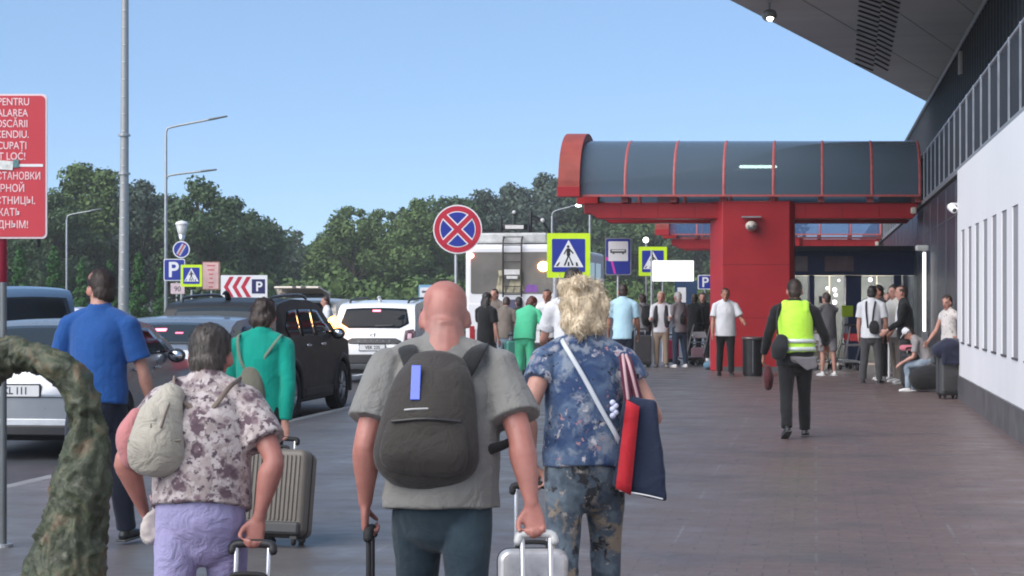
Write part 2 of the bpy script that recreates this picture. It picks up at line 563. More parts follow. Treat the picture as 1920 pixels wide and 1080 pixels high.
# finned upper storey, up to the roof
AF, HF = 3.40, 7.62
uf = MB().span(AF + .12, AF + .5, -2, 108, 3.68, HF)
uf_o = uf.build('upper_facade', M('upper_glass', (.035, .045, .065), .18, var=.2, scale=.5), T)
fn = MB()
b_ = 0
while b_ < 108:
    fn.span(AF, AF + .118, b_, b_ + .05, 3.69, HF - .02)
    b_ += .66
fn.build('fin', dark_fin, uf_o)
ed = MB().tube([(AF - .02, -2, HF - .03), (AF - .02, 108, HF - .03)], .05, n=8, sub=1)
ed.tube([(AF - .015, -2, HF - 1.5), (AF - .015, 108, HF - 1.5)], .022, n=8, sub=1)
ed.build('parapet_rail', rail_metal, uf_o)
# jutting roof: soffit edge runs from over the walk back to the facade
def fr(u, Y):                                           # camera plan point -> terminal frame
    return (u * CT - Y * ST, u * ST + Y * CT)
sE = lambda py: (CY - py) / (HF + .06 - EYE)
e1 = fr((1365 - CX) / sE(0), F / sE(0)); e2 = fr((1728 - CX) / sE(187), F / sE(187))
dv = (e2[0] - e1[0], e2[1] - e1[1])
e0 = (e1[0] - dv[0] * .45, e1[1] - dv[1] * .45); e3 = (e2[0] + dv[0] * .6, e2[1] + dv[1] * .6)
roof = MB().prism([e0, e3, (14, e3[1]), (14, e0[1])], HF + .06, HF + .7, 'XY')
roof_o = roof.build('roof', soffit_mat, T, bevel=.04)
sl = MB()
for k in range(15):
    py = 118 - k * 9.0
    s_ = (CY - py) / (HF + .058 - EYE)
    for x0, x1 in ((1604 + k * .6, 1636 + k * 1.1), (1640 + k * 1.1, 1664 + k * 1.6)):
        p0 = fr((x0 - CX) / s_, F / s_); s2 = (CY - py - 13) / (HF + .058 - EYE); p1 = fr((x1 - CX) / s2, F / s2)
        sl.tube([(p0[0], p0[1], HF + .055), (p1[0], p1[1], HF + .055)], .03, n=6, sub=1, cap=(0, 0))
sl.build('vent_slot', black_mat, roof_o)
se = MB()
for k in range(1, 6):
    a_, b_ = (e0[0] + k * 1.5, e0[1] + .3), (e3[0] + k * 1.5, e3[1] - .3)
    q = min(1, (13.8 - a_[0]) / (b_[0] - a_[0]))
    se.tube([(a_[0], a_[1], HF + .058), (a_[0] + (b_[0] - a_[0]) * q, a_[1] + (b_[1] - a_[1]) * q, HF + .058)], .008, n=5, sub=1)
se.build('panel_joint', M('soffit_joint', (.2, .2, .19), .5), roof_o)
# soffit floodlight
s_ = (CY - 28) / (HF - .2 - EYE)
fl = thing('floodlight', 'lit floodlight hanging under the edge of the grey roof', 'lamp', at(1443, s_, HF - .2))
MB().ball((0, .05, 0), (.16, .2, .13)).build('housing', M('lamp_grey', (.22, .22, .21), .4), fl, smooth=True)
MB().tube([(0, .05, .1), (0, .05, .26)], .025, sub=1).build('bracket', steel, fl)
MB().ball((0, -.06, -.02), (.085, .07, .12)).build('lens', glow('flood_glow', (1, .93, .72), 9), fl, smooth=True)
# wall lamps on the finned storey
for py, lab, mt in ((118, 'beige cylinder lamp high on the finned facade under the roof', M('lamp_beige', (.42, .36, .32), .5)), (256, 'black box speaker low on the finned facade above the balustrade', black_plastic)):
    s_ = 79.5
    wl = thing('wall_lamp' if py == 118 else 'speaker', lab, 'lamp' if py == 118 else 'speaker', at(1803, s_, hz(py, s_)))
    if py == 118:
        MB().lathe([(.0, -.27), (.085, -.27), (.085, .27), (.0, .27)]).build('shade', mt, wl)
        MB().lathe([(.0, -.31), (.06, -.31), (.06, -.265), (0, -.265)]).build('lens', black_plastic, wl)
    else:
        MB().box((0, 0, 0), (.17, .2, .52)).build('housing', mt, wl, bevel=.02)
        MB().box((0, -.102, 0), (.13, .004, .44)).build('grille', black_rubber, wl)
    MB().box((.12, .1, 0), (.16, .05, .08)).build('bracket', steel, wl)
# security camera on the white wall's end
s_ = 118
sc_ = thing('security_camera', 'white security camera on an arm at the far end of the white wall', 'camera', at(1790, s_, hz(388, s_)))
MB().box((.05, 0, .04), (.24, .05, .05)).build('arm', white_paint, sc_, bevel=.01)
MB().tube([(-.05, .04, 0), (-.05, -.16, -.05)], .062, n=14, sub=1).build('housing', white_paint, sc_, smooth=True)
MB().ball((-.05, -.2, -.06), .035).build('lens', black_plastic, sc_, smooth=True)
# downpipe
dp = thing('drainpipe', 'thin grey pipe standing against the end of the white wall', 'pipe', at(1819, 127, 0))
MB().tube([(0, 0, .02), (0, 0, 1.35)], .022, sub=1).build('pipe', steel, dp, smooth=True)
MB().tube([(-.02, 0, .92), (.22, .25, .90)], .016, sub=1).build('bracket', steel, dp)

# ---------------------------------------------------------------- entrance vestibule behind the pillar
sv = 79.0
V = thing('entrance_vestibule', 'dark navy glazed entrance box with lit doors behind the red pillar', 'entrance', at(1600, sv, 0))
vx = lambda px: (px - 1600) / sv
vt = 2.70
fm = MB()
for x0, x1 in ((1462, 1490), (1518, 1527), (1586, 1615), (1676, 1690), (1727, 1742)):
    fm.span(vx(x0), vx(x1), 0, .25, 0, 2.12)
fm.span(vx(1462), vx(1742), -.02, .25, 2.125, vt)
fm.build('frame', M('navy_frame', (.028, .042, .11), .4, var=.15), V)
MB().span(vx(1460), vx(1744), -.12, 3.2, vt + .002, vt + .12).build('roof', navy_panel, V)
vg = glass_mat('door_glass', (.02, .025, .03), .72, .04)
for x0, x1 in ((1490, 1518), (1527, 1556), (1557, 1586), (1615, 1645), (1646, 1676), (1690, 1727)):
    d = MB().span(vx(x0) + .012, vx(x1) - .012, .10, .115, .03, 2.11).build('door', vg, V)
    MB().box((vx(x1) - .06, .08, 1.05), (.025, .03, .5)).build('handle', alu, d)
MB().span(vx(1462), vx(1742), 3.0, 3.2, 0, vt).build('wall', M('lobby_wall', (.30, .28, .24), .6, var=.3, scale=1.5), V)
MB().span(vx(1462), vx(1468), .26, 3.0, 0, vt).build('wall', navy_panel, V)
cl = MB()
for k in range(6):
    cl.box((vx(1480 + k * 50), 1.5, 2.55), (.22, .9, .03))
cl.build('ceiling_light', glow('lobby_glow', (1, .93, .8), 45), V)
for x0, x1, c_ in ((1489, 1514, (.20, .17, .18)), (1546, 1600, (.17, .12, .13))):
    MB().span(vx(x0), vx(x1), -.035, -.021, 2.22, 2.58).build('transom_panel', M('transom_%d' % x0, c_, .25, var=.3, scale=2), V)  # pinkish reflections on the fascia, put in as tinted panels
co = MB()
for (px, py, r) in ((1577, 543, .05), (1563, 540, .04), (1579, 553, .045), (1577, 567, .055), (1645, 524, .05), (1585, 525, .03)):
    co.ball((vx(px), .9, hz(py, sv)), r)
co.build('pendant_light', glow('pendant_glow', (1, .8, .75), 6), V)
MB().span(vx(1480), vx(1590), 2.2, 2.5, 0, 1.0).build('counter', M('counter', (.25, .2, .14), .5), V)
# thin glowing column at the right door jamb
s_ = 92
lc = thing('light_column', 'slim white lit column beside the entrance doors near the dark facade', 'lamp', at(1733, s_, 0))
MB().span(-.032, .032, -.032, .032, .9, 2.52).build('tube', glow('column_glow', (1, .96, .95), .8), lc, bevel=.015)
MB().span(-.06, .06, -.06, .06, 0, .898).build('post', steel, lc)
MB().box((-.05, -.02, 2.6), (.26, .14, .12)).build('head', M('lamp_grey2', (.5, .5, .48), .4), lc, bevel=.03)

# ---------------------------------------------------------------- the red canopies
def make_canopy(label, place, pane):
    s = 87.0
    K = thing('entrance_canopy', label, 'canopy', place, 0, 'red canopies over the entrances')
    x = lambda px: (px - 1408) / s
    z = lambda py: hz(py, s)
    D, z0, rise = 1.7, z(366), 1.30
    def arc(t, g=0.0):                                   # t 0 front .. 1 back
        a = math.pi * t
        return (D - (D + g) * math.cos(a), z0 + (rise + g) * max(0, math.sin(a)) ** .8)
    ribs = [1085, 1172, 1264, 1357, 1450, 1542, 1635, 1725]
    N = 20
    for i in range(7):
        m = MB()
        xa, xb = x(ribs[i]) + .012, x(ribs[i + 1]) - .012
        for k in range(N):
            p, q = arc(k / N), arc((k + 1) / N)
            m.quad((xa, p[0], p[1]), (xb, p[0], p[1]), (xb, q[0], q[1]), (xa, q[0], q[1]))
        m.build('roof_pane', pane, K, smooth=True, weld=True)
    for i in range(1, 8):
        m = MB()
        m.tube([(x(ribs[i]), arc(k / 24, -.012)[0], arc(k / 24, -.012)[1]) for k in range(25)], [(.038, .022)] * 25, n=8, side=(1, 0, 0), sub=1, cap=(0, 0))
        m.box((x(ribs[i]) - .03, .62, z(373)), (.14, .9, .13))
        m.build('rib', red_pale, K)
    fr_ = MB()
    fr_.box(((x(1085) + x(1725)) / 2, -.02, z0 - .01), (x(1725) - x(1085), .05, .045))
    fr_.box(((x(1085) + x(1725)) / 2, 2 * D + .02, z0 - .02), (x(1725) - x(1085), .06, .07))
    fr_.build('eaves_rail', red_pale, K)
    cap = MB()
    xa, xb = x(1048), x(1088)
    NN = 22
    prof_o = [arc(k / NN, .16) for k in range(NN + 1)]
    prof_i = [arc(k / NN, -.02) for k in range(NN + 1)]
    for k in range(NN):
        a, b, c, d = prof_o[k], prof_o[k + 1], prof_i[k + 1], prof_i[k]
        cap.quad((xa, *a), (xa, *b), (xb, *b), (xb, *a))
        cap.quad((xb, *a), (xb, *b), (xb, *c), (xb, *d))
        cap.quad((xa, *a), (xa, *b), (xa, *c), (xa, *d))
        cap.quad((xa, *d), (xa, *c), (xb, *c), (xb, *d))
    cap.build('end_cap', red_worn, K, weld=True)
    eb = MB()
    eb.box(((xa + xb) / 2 - .0, -.0, z(360)), (xb - xa + .03, .42, .22)); eb.build('end_foot', red_paint, K, bevel=.01)
    MB().box(((xa + xb) / 2, 2 * D, z(360)), (xb - xa + .03, .42, .22)).build('end_foot', red_paint, K, bevel=.01)
    bm_ = MB()
    bm_.prism([(x(1092), z(380)), (x(1722), z(380)), (x(1722), z(398)), (x(1712), z(409)), (x(1118), z(409)), (x(1106), z(400)), (x(1092), z(400))], .25, .75)
    bm_.prism([(x(1092), z(380)), (x(1722), z(380)), (x(1722), z(398)), (x(1712), z(409)), (x(1118), z(409)), (x(1106), z(400)), (x(1092), z(400))], 2 * D - .75, 2 * D - .25)
    bm_.build('beam', red_paint, K, bevel=.02)
    pl = MB()
    xl, xr = x(1329), x(1489)
    pl.prism([(xl + .28, 0.1), (xr - .10, 0.1), (xr, .22), (xr, 1.9), (xr - .1, 2.1), (xl + .28, 2.1), (xl, 1.8), (xl, .55)], 0, z(376) - .003, 'XY')
    pl.build('pillar', red_paint, K, bevel=.02)
    MB().span(xl + .3, xr - .2, .08, .098, 0, .1).build('pillar_base', stone_dark, K)
    lt = MB().tube([(x(1385), 1.1, z(306)), (x(1452), 1.1, z(306))], .035, n=10, sub=1)
    tl = lt.build('tube_light', glow('tube_glow', (.75, 1, .8), 9), K, smooth=True)
    f2 = MB().ball((x(1409), -.05, z(424)), (.13, .16, .11)).build('floodlight', M('lamp_cream', (.5, .46, .4), .45), K, smooth=True)
    MB().box((x(1409), -.02, z(407)), (.42, .18, .03)).build('bracket', steel, f2)
    MB().box((x(1409), -.17, z(426)), (.14, .06, .10)).build('lens', M('lamp_lens', (.12, .12, .12), .15), f2, bevel=.02)
    f3 = MB().box((x(1714), .18, z(394)), (.13, .12, .15)).build('wall_light', M('lamp_cream', (.5, .46, .4), .45), K, bevel=.03)
    sdm = M('seam_dark_red', (.12, .008, .012), .6)
    for zz_ in (1.15, 2.3): MB().span(xl + .29, xr - .11, .0985, .0995, zz_, zz_ + .012).build('panel_seam', sdm, K)
    for q in range(1, 9):
        MB().span(x(1092) + q * .8, x(1092) + q * .8 + .012, .2485, .2495, z(406), z(384)).build('panel_seam', sdm, K)
    def skew(o):                                         # the roof runs off parallel to the terminal, not square to its front
        for ch in o.children:
            if ch.type == 'MESH':
                for v in ch.data.vertices: v.co.x += v.co.y * math.tan(TH)
            skew(ch)
    skew(K)
    return K
can1 = make_canopy('near red canopy with barrel glass roof on a broad red pillar', at(1408, 87, 0), roof_glass)
can2 = make_canopy('farther red canopy with blue glass seen behind the nearer one', at(1454, 54.2, 0), glass_mat('canopy_glass_blue', (.10, .17, .33), .45, .10))
# ---------------------------------------------------------------- trees
def leaf_mat(name, a, b):
    m, nt, bs = new_mat(name)
    at_ = nd(nt, 'ShaderNodeAttribute', attribute_name='tone')
    n = noise_tex(nt, coords(nt), .35, 3)
    ad = nd(nt, 'ShaderNodeMath', operation='ADD'); lk(nt, at_.outputs['Fac'], ad.inputs[0]); lk(nt, n.outputs[0], ad.inputs[1])
    lk(nt, mixcol(nt, ramp(nt, ad.outputs[0], .45, 1.45), a, b), bs.inputs['Base Color'])
    bs.inputs['Roughness'].default_value = .7
    bs.inputs['Specular IOR Level'].default_value = .2
    return m
bark = M('bark', (.07, .058, .045), .9, var=.3, scale=12, bump=.5)
leaf_dark = leaf_mat('leaf_dark', (.040, .072, .034), (.088, .140, .062))
leaf_mid = leaf_mat('leaf_mid', (.060, .104, .034), (.12, .18, .062))
leaf_grey = leaf_mat('leaf_grey', (.045, .068, .052), (.095, .13, .095))
leaf_thuja = leaf_mat('leaf_thuja', (.026, .080, .024), (.065, .165, .045))
def leaf_mesh(name, clumps, per, size, mat, rng, flat=.0):
    """clumps: (centre, radius); leaf-sized quads scattered through each clump"""
    V_, F_, tone = [], [], []
    for c, r in clumps:
        n = int(per * (r ** 1.5))
        d = rng.normal(size=(n, 3)); d /= np.linalg.norm(d, axis=1)[:, None]
        rad = r * rng.uniform(.25, 1.0, n) ** .5
        p = np.array(c) + d * rad[:, None] * np.array([1, 1, .85])
        nn = d + rng.normal(size=(n, 3)) * .6; nn /= np.linalg.norm(nn, axis=1)[:, None]
        u = np.cross(nn, rng.normal(size=(n, 3))); u /= np.linalg.norm(u, axis=1)[:, None]
        w_ = np.cross(nn, u)
        sz = size * rng.uniform(.6, 1.3, n)[:, None]
        t0 = rng.uniform(0, .6)
        for i in range(n):
            o = len(V_)
            a, b = u[i] * sz[i], w_[i] * sz[i] * .6
            V_ += [p[i] - a, p[i] + b, p[i] + a, p[i] - b]
            F_.append((o, o + 1, o + 2, o + 3)); tone.append(t0 + rng.uniform(0, .4))
    me = bpy.data.meshes.new(name)
    me.from_pydata([tuple(v) for v in V_], [], F_)
    at_ = me.attributes.new('tone', 'FLOAT', 'FACE')
    at_.data.foreach_set('value', np.array(tone, np.float32))
    me.materials.append(mat)
    return me
def crown_clumps(rng, H, W_, n, base=.22, top=.6):
    out = []
    while len(out) < n:
        t = rng.uniform(0, 1)
        h = base + (1 - base) * t
        w = W_ * (math.sin(math.pi * min(.98, (t * .82 + .16))) ** .7) * (1 - .25 * t)
        a, q = rng.uniform(0, 2 * math.pi), rng.uniform(.15, 1) ** .5
        r = rng.uniform(.07, .14) * H * (.75 if t > .8 else 1)
        out.append(((q * w * math.cos(a), q * w * math.sin(a), h * H * .95 ), r))
    return out
def tree_proto(name, mat, H, W_, seed, n=50, per=150, size=.19, base=.2):
    rng = np.random.RandomState(seed)
    r = empty(name)
    cl = crown_clumps(rng, H, W_, n, base)
    tr = MB()
    tr.tube([(0, 0, -.2), (.1, 0, H * .2), (-.1, .1, H * .5), (0, 0, H * .85)], [H * .022, H * .018, H * .012, H * .003], n=8)
    for c, q in cl[:14]:
        z = max(H * .15, c[2] * .6)
        tr.tube([(0, 0, z), (c[0] * .5, c[1] * .5, z + (c[2] - z) * .6), c], [H * .009, H * .006, H * .002], n=5, sub=2)
    tr.build('trunk', bark, r, smooth=True)
    o = bpy.data.objects.new('crown', leaf_mesh('crown', cl, per, size, mat, rng))
    C.objects.link(o); o.parent = r
    return r
protos = [tree_proto('deciduous_tree', leaf_dark, 11.5, 4.2, 1), tree_proto('deciduous_tree', leaf_mid, 11.5, 4.8, 2), tree_proto('deciduous_tree', leaf_grey, 11.5, 3.8, 3),
          tree_proto('poplar_tree', leaf_mid, 13, 2.4, 4, n=44, base=.12), tree_proto('deciduous_tree', leaf_dark, 11.5, 5.2, 5, n=52)]
used = set()
# px of the trunk, s, row of the treetop, prototype, label
TREES = [
 (150, 25, 292, 3, 'tall slim tree with pointed crown just right of the red text sign'),
 (199, 25, 303, 3, 'slim pointed tree just left of the tall steel mast'),
 (104, 26, 342, 0, 'dark round tree directly behind the red text sign'),
 (262, 25, 322, 2, 'grey-green tree just right of the tall steel mast'),
 (305, 24, 345, 4, 'dark tree behind the double-armed street lamp'),
 (372, 26, 318, 0, 'dark pointed-top tree under the lower arm of the street lamp'),
 (425, 25, 352, 4, 'broad dark tree above the chevron board'),
 (490, 24, 402, 0, 'lower dark tree right of the chevron board'),
 (532, 22, 436, 2, 'small tree at the low gap in the treeline'),
 (622, 21, 418, 1, 'light green bushy tree right of the low gap in the treeline'),
 (665, 22, 372, 1, 'light green broad tree above the open car hatch'),
 (722, 21, 378, 1, 'mid green tree directly above the white car'),
 (790, 22, 358, 1, 'tall light green tree left of the round no stopping sign'),
 (850, 21, 352, 4, 'tree directly behind the round no stopping sign'),
 (905, 19, 342, 2, 'grey-green tree right of the round no stopping sign'),
 (960, 18, 330, 2, 'grey-green tree above the white trolleybus roof'),
 (1025, 18, 311, 2, 'tallest grey-green tree beside the left end of the near canopy'),
 (1080, 18, 345, 0, 'dark tree half hidden behind the canopy end above the crossing sign'),
 (1135, 18, 372, 4, 'dark tree under the near canopy above the bus stop sign'),
 (1190, 18, 380, 1, 'tree under the canopy above the blank white board'),
 (1250, 18, 380, 0, 'dark tree behind the left end of the farther canopy'),
 (1310, 18, 390, 4, 'dark tree immediately left of the red pillar'),
 (45, 27, 380, 4, 'dark tree behind the lower half of the red text sign'),
 (-10, 26, 350, 0, 'dark tree at the far left behind the red sign'),
]
rt = random.Random(5)
for px, s, top, k, lab in TREES:
    o = protos[k] if k not in used else copy_tree(protos[k])
    used.add(k)
    o.location = at(px, s * .97, RZ)
    o.rotation_euler = (0, 0, rt.uniform(0, 6.28))
    hh = hz(top, s) / (13.0 if k == 3 else 11.7)
    o.scale = (hh * rt.uniform(.95, 1.1), hh * rt.uniform(.95, 1.1), hh)
    tag(o, lab, 'tree', 'trees along the back of the car park')
# far wood behind, one mass
rng = np.random.RandomState(11)
cl = []
for px in range(-60, 1500, 26):
    top = np.interp(px, [-60, 100, 250, 420, 510, 570, 640, 800, 950, 1060, 1500], [380, 380, 375, 400, 440, 455, 425, 400, 390, 385, 400])
    s = rng.uniform(14, 17)
    p = at(px, s)
    H_ = hz(top, s)
    for k in range(7):
        cl.append(((p[0] + rng.uniform(-3, 3), p[1] + rng.uniform(-6, 6), H_ * rng.uniform(.12, .95)), rng.uniform(1.6, 2.6)))
wd = bpy.data.objects.new('woodland', leaf_mesh('woodland', cl, 60, .42, leaf_dark, rng))
C.objects.link(wd); tag(wd, 'far dark woodland mass behind the nearer trees', 'woodland', kind='stuff')
# shrub bank under the trees
cl = []
for px in range(420, 1330, 13):
    s = rng.uniform(23, 30); p = at(px, s)
    cl.append(((p[0], p[1], rng.uniform(.4, 2.2) + .5), rng.uniform(.9, 1.5)))
sb = bpy.data.objects.new('undergrowth', leaf_mesh('undergrowth', cl, 90, .22, leaf_mid, rng))
C.objects.link(sb); tag(sb, 'bushy green undergrowth along the foot of the treeline', 'undergrowth', kind='stuff')
# clipped conical thujas
def thuja_proto():
    r = empty('thuja_tree')
    rg = np.random.RandomState(21)
    cl = []
    H_ = 4.6
    for k in range(60):
        t = rg.uniform(0, 1); w = .62 * (1 - t) ** .65 * (.55 + .45 * min(1, t * 5)); a = rg.uniform(0, 6.28)
        cl.append(((w * math.cos(a) * .75, w * math.sin(a) * .75, .25 + t * (H_ - .35)), .16 + .22 * (1 - t)))
    MB().tube([(0, 0, -.1), (0, 0, 3.6)], [.07, .02], n=7, sub=1).build('trunk', bark, r)
    o = bpy.data.objects.new('crown', leaf_mesh('crown', cl, 520, .09, leaf_thuja, rg))
    C.objects.link(o); o.parent = r
    return r
tp = thuja_proto()
for i, (px, top, lab) in enumerate(((38, 455, 'conical thuja beside the post of the red text sign'), (101, 457, 'conical thuja above the blue van'), (153, 483, 'short thuja half behind the head of the man in the blue polo'),
                                    (206, 484, 'slim thuja just left of the steel mast foot'), (261, 469, 'bright green thuja just right of the steel mast foot'), (303, 492, 'thuja right beside the parking sign'))):
    o = tp if i == 0 else copy_tree(tp)
    s = 35.0
    o.location = at(px, s, RZ)
    o.rotation_euler = (0, 0, i * 1.3)
    q = (hz(top, s) - RZ) / 4.65
    o.scale = (q * 1.0, q * 1.0, q)
    tag(o, lab, 'thuja', 'thujas in a row')

# ---------------------------------------------------------------- lamp posts and masts
mast = thing('steel_mast', 'tall grey steel mast with rungs rising out of the top of the picture', 'mast', at(231, 36, RZ))
MB().tube([(0, 0, 0), (.07, 0, 10), (.12, 0, 22)], [.28, .22, .16], n=16).build('pole', M('mast_grey', (.34, .34, .34), .5, metal=.3, var=.1), mast, smooth=True)
m = MB(); 
for k in range(22): m.box((.0 + k * .0045, -.25 + k * .004, 1.4 + k * .9), (.14, .06, .05))
m.build('rung', M('rung_pale', (.66, .67, .66), .4), mast)
for z in (8.2, 10.2): MB().lathe([(.2, z - .05), (.32, z - .05), (.32, z + .05), (.2, z + .05)], c=(.06, 0, 0), n=16).build('collar', steel, mast)
m = MB().lathe([(0.29, .0), (.40, .0), (.40, 1.0), (.29, 1.0)], n=16); m.build('base', steel, mast)
def street_lamp(px, s, arms, foot, label, r=.07, headglow=None):
    o = thing('street_lamp', label, 'street lamp', at(px, s, RZ))
    top = max(hz(a[0], s) for a in arms)
    MB().tube([(0, 0, 0), (0, 0, top - .3 - RZ)], [r, r * .7], n=10, sub=1).build('post', steel, o, smooth=True)
    for y0, x1, y1 in arms:
        z0, z1, xx = hz(y0, s) - RZ, hz(y1, s) - RZ, (x1 - px) / s
        sgn = 1 if xx > 0 else -1
        MB().tube([(0, 0, z0 - .35), (.04 * sgn, 0, z0 - .12), (.25 * sgn, 0, z0), (xx * .75, 0, z0 + (z1 - z0) * .72)], r * .55, n=8).build('arm', steel, o, smooth=True)
        h = MB().tube([(xx * .72, 0, z0 + (z1 - z0) * .70), (xx, 0, z1)], [(.05, .13), (.035, .10)], n=10, side=(0, 0, 1), sub=1).build('lamp_head', M('lamp_head', (.2, .21, .22), .5), o, smooth=True)
        if headglow:
            MB().ball((xx * .97, -.12, z1 - .03), (.14, .1, .07)).build('lens', headglow, h, smooth=True)
    return o
street_lamp(311, 48, [(238, 425, 218), (328, 405, 318)], 0, 'tall street lamp with two curved arms right of the steel mast', .075)
street_lamp(125, 38, [(402, 190, 392)], 0, 'lower single-armed street lamp left of the steel mast', .06)
street_lamp(1035, 42, [(394, 1086, 384)], 0, 'single-armed street lamp with lit head above the crossing sign', .055, glow('street_glow', (.9, 1, 1), 4))
pp = thing('utility_pole', 'thin bare pole rising from behind the near crossing sign', 'pole', at(1106, 46, RZ))
MB().tube([(0, 0, 0), (0, 0, hz(400, 46) - RZ)], [.06, .045], n=8, sub=1).build('post', steel, pp)
MB().box((0, 0, hz(400, 46) - RZ), (.2, .1, .08)).build('cap', steel, pp)
o = thing('lantern_post', 'short lantern post with white cap above the round end-of-restriction sign', 'lantern', at(341, 60, RZ))
zt = hz(415, 60) - RZ
MB().tube([(0, 0, 0), (0, 0, zt - .72)], .05, n=8, sub=1).build('post', steel, o)
MB().lathe([(.05, zt - .75), (.07, zt - .6), (.12, zt - .42), (.05, zt - .42)], n=16).build('collar', alu, o, smooth=True)
MB().lathe([(.11, zt - .42), (.19, zt - .12), (.0, zt - .12)], n=16).build('lens', M('lantern_glass', (.5, .5, .48), .2), o, smooth=True)
MB().lathe([(.19, zt - .115), (.21, zt - .08), (.17, zt - .02), (0, zt + .03)], n=16).build('cap', white_paint, o, smooth=True)
o = thing('street_lamp', 'glowing globe lamp on a thin post above the farther crossing sign', 'street lamp', at(1211, 60, 0))
MB().tube([(0.02, .1, 0), (.02, .1, hz(458, 60)), (0, 0, hz(452, 60))], .03, n=8, sub=1).build('post', steel, o)
MB().ball((0, 0, hz(450, 60)), .085).build('globe', glow('globe_glow', (.9, 1, .9), 5), o, smooth=True)

# ---------------------------------------------------------------- signs
sg_blue = M('sign_blue', (.020, .036, .30), .4, var=.06)
sg_red = M('sign_red', (.50, .022, .045), .4, var=.06)
sg_fire = M('sign_fire_red', (.56, .045, .06), .4, var=.05, scale=2)
sg_white = M('sign_white', (.80, .79, .80), .45, var=.03)
sg_lime = M('sign_lime', (.62, .86, .015), .5, var=.04, emit=None)
sg_black = M('sign_black', (.012, .012, .014), .5, var=.1)
sg_back = M('sign_back', (.3, .31, .32), .5, metal=.5)
txt_pink = M('sign_lettering', (.86, .62, .63), .5, var=.03)
def post_sign(name, label, cat, px, s, ground=0.0, top=None, postx=None, r=.03, postmat=None, group=None):
    o = thing(name, label, cat, at(px, s, ground), group=group)
    MB().tube([((postx - px) / s if postx else 0, .04, 0), ((postx - px) / s if postx else 0, .04, hz(top, s) - ground)], r, n=10, sub=1).build('post', postmat or steel, o, smooth=True)
    return o
def plate(o, cx, cz, w, h, r, mat, name='plate', y0=-.012, y1=0.0):
    return MB().prism(round_rect(w, h, r, cx=cx, cz=cz), y0, y1).build(name, mat, o)
def crossing_sign(px, py, w, s, label, top, ground=0.0):
    o = post_sign('crossing_sign', label, 'road sign', px, s, ground, top, group='pedestrian crossing signs')
    k = w / s
    z = hz(py, s) - ground
    b = plate(o, 0, z, k, k * 1.03, k * .03, sg_lime, 'border')
    pl = plate(o, 0, z + k * .0, k * .77, k * .77, k * .03, sg_blue, 'plate', -.016, -.0121)
    tri = [(-.345, -.27), (.345, -.27), (0, .36)]
    MB().prism([(x * k, z + y * k) for x, y in tri], -.019, -.0161).build('triangle', sg_white, o)
    m = MB()
    f_ = lambda pts: m.prism([(x * k, z + y * k) for x, y in pts], -.022, -.0191)
    f_(circle_poly(.032, 12, -.01, .205))
    f_([(-.045, .165), (.03, .165), (.04, .02), (.02, -.03), (-.03, -.03), (-.045, .02)])       # trunk
    f_([(-.03, -.031), (.005, -.031), (-.075, -.235), (-.115, -.235)])                            # rear leg
    f_([(.0055, -.031), (.03, -.031), (.12, -.225), (.08, -.235)])
    f_([(-.046, .16), (-.048, .105), (-.095, .02), (-.115, .04)])
    f_([(.031, .16), (.036, .10), (.105, .03), (.12, .055)])
    for x0 in (-.255, .215): f_([(x0 - .045, -.245), (x0 + .01, -.245), (x0 + .06 * (1 if x0 < 0 else -.2), -.16), (x0 + .03 * (1 if x0 < 0 else -1.6), -.16)])
    f_([(-.022, -.245), (.022, -.245), (.018, -.15), (-.018, -.15)])
    m.build('walking_figure', sg_black, o)
    return o
crossing_sign(1066, 479, 81, 104, 'near crossing sign with lime border above the blonde head', 522)
crossing_sign(1224, 490, 53, 66, 'farther crossing sign partly covered by the blank white board', 505)
# no stopping
s = 110
o = post_sign('no_stopping_sign', 'round blue no stopping sign with a red cross above the bald head', 'road sign', 858, s, 0, 470, postx=855)
z = hz(430, s); r_ = 46 / s
def disc(o, r, mat, name, y0, y1, cz=z, ri=0): 
    if not ri:
        return MB().prism(circle_poly(r, 40, 0, cz), y0, y1).build(name, mat, o)
    m = MB()
    m.lathe([(ri, y0), (r, y0), (r, y1), (ri, y1), (ri, y0)], c=(0, 0, cz), axis='Y', n=48)
    return m.build(name, mat, o)
disc(o, r_, sg_white, 'plate', -.012, 0)
disc(o, r_ * .95, sg_red, 'border', -.016, -.0121)
disc(o, r_ * .735, sg_white, 'border_line', -.019, -.0161)
disc(o, r_ * .70, sg_blue, 'field', -.022, -.0191)
for wd_, mt, nm, ya, yb in ((.30, sg_white, 'cross_outline', -.0245, -.0221), (.20, sg_red, 'cross', -.0275, -.0246)):
    m = MB()
    for j, a in enumerate((45, -45)):
        m.box((0, (ya + yb) / 2 - j * .0004, z), (r_ * (1.46 if nm == 'cross_outline' else 1.72), .0024, r_ * wd_), ry=R(a))
    m.build(nm, mt, o)
# bus stop sign
s = 80
o = post_sign('bus_stop_sign', 'tall blue bus stop sign with a white panel and bus outline', 'road sign', 1159, s, 0, 516)
z = hz(481, s)
plate(o, 0, z, 49 / s, 70 / s, .04, sg_back, 'border')
plate(o, 0, z, 45 / s, 66 / s, .04, sg_blue, 'plate', -.016, -.0121)
plate(o, 0, z + 10 / s, 37 / s, 37 / s, .02, sg_white, 'panel', -.019, -.0161)
m = MB(); m.prism(round_rect(30 / s, 7 / s, .02, cx=0, cz=z + 10 / s), -.022, -.0191)
m.prism(circle_poly(.022, 12, -9 / s, z + 6 / s), -.0225, -.0191); m.prism(circle_poly(.022, 12, 9 / s, z + 6 / s), -.0225, -.0191)
bs_ = m.build('bus_symbol', M('symbol_grey', (.09, .1, .1), .5), o)
m = MB(); m.prism(round_rect(24 / s, 2.4 / s, .008, cx=0, cz=z + 11.2 / s), -.0245, -.0226); m.build('bus_window', sg_white, bs_)
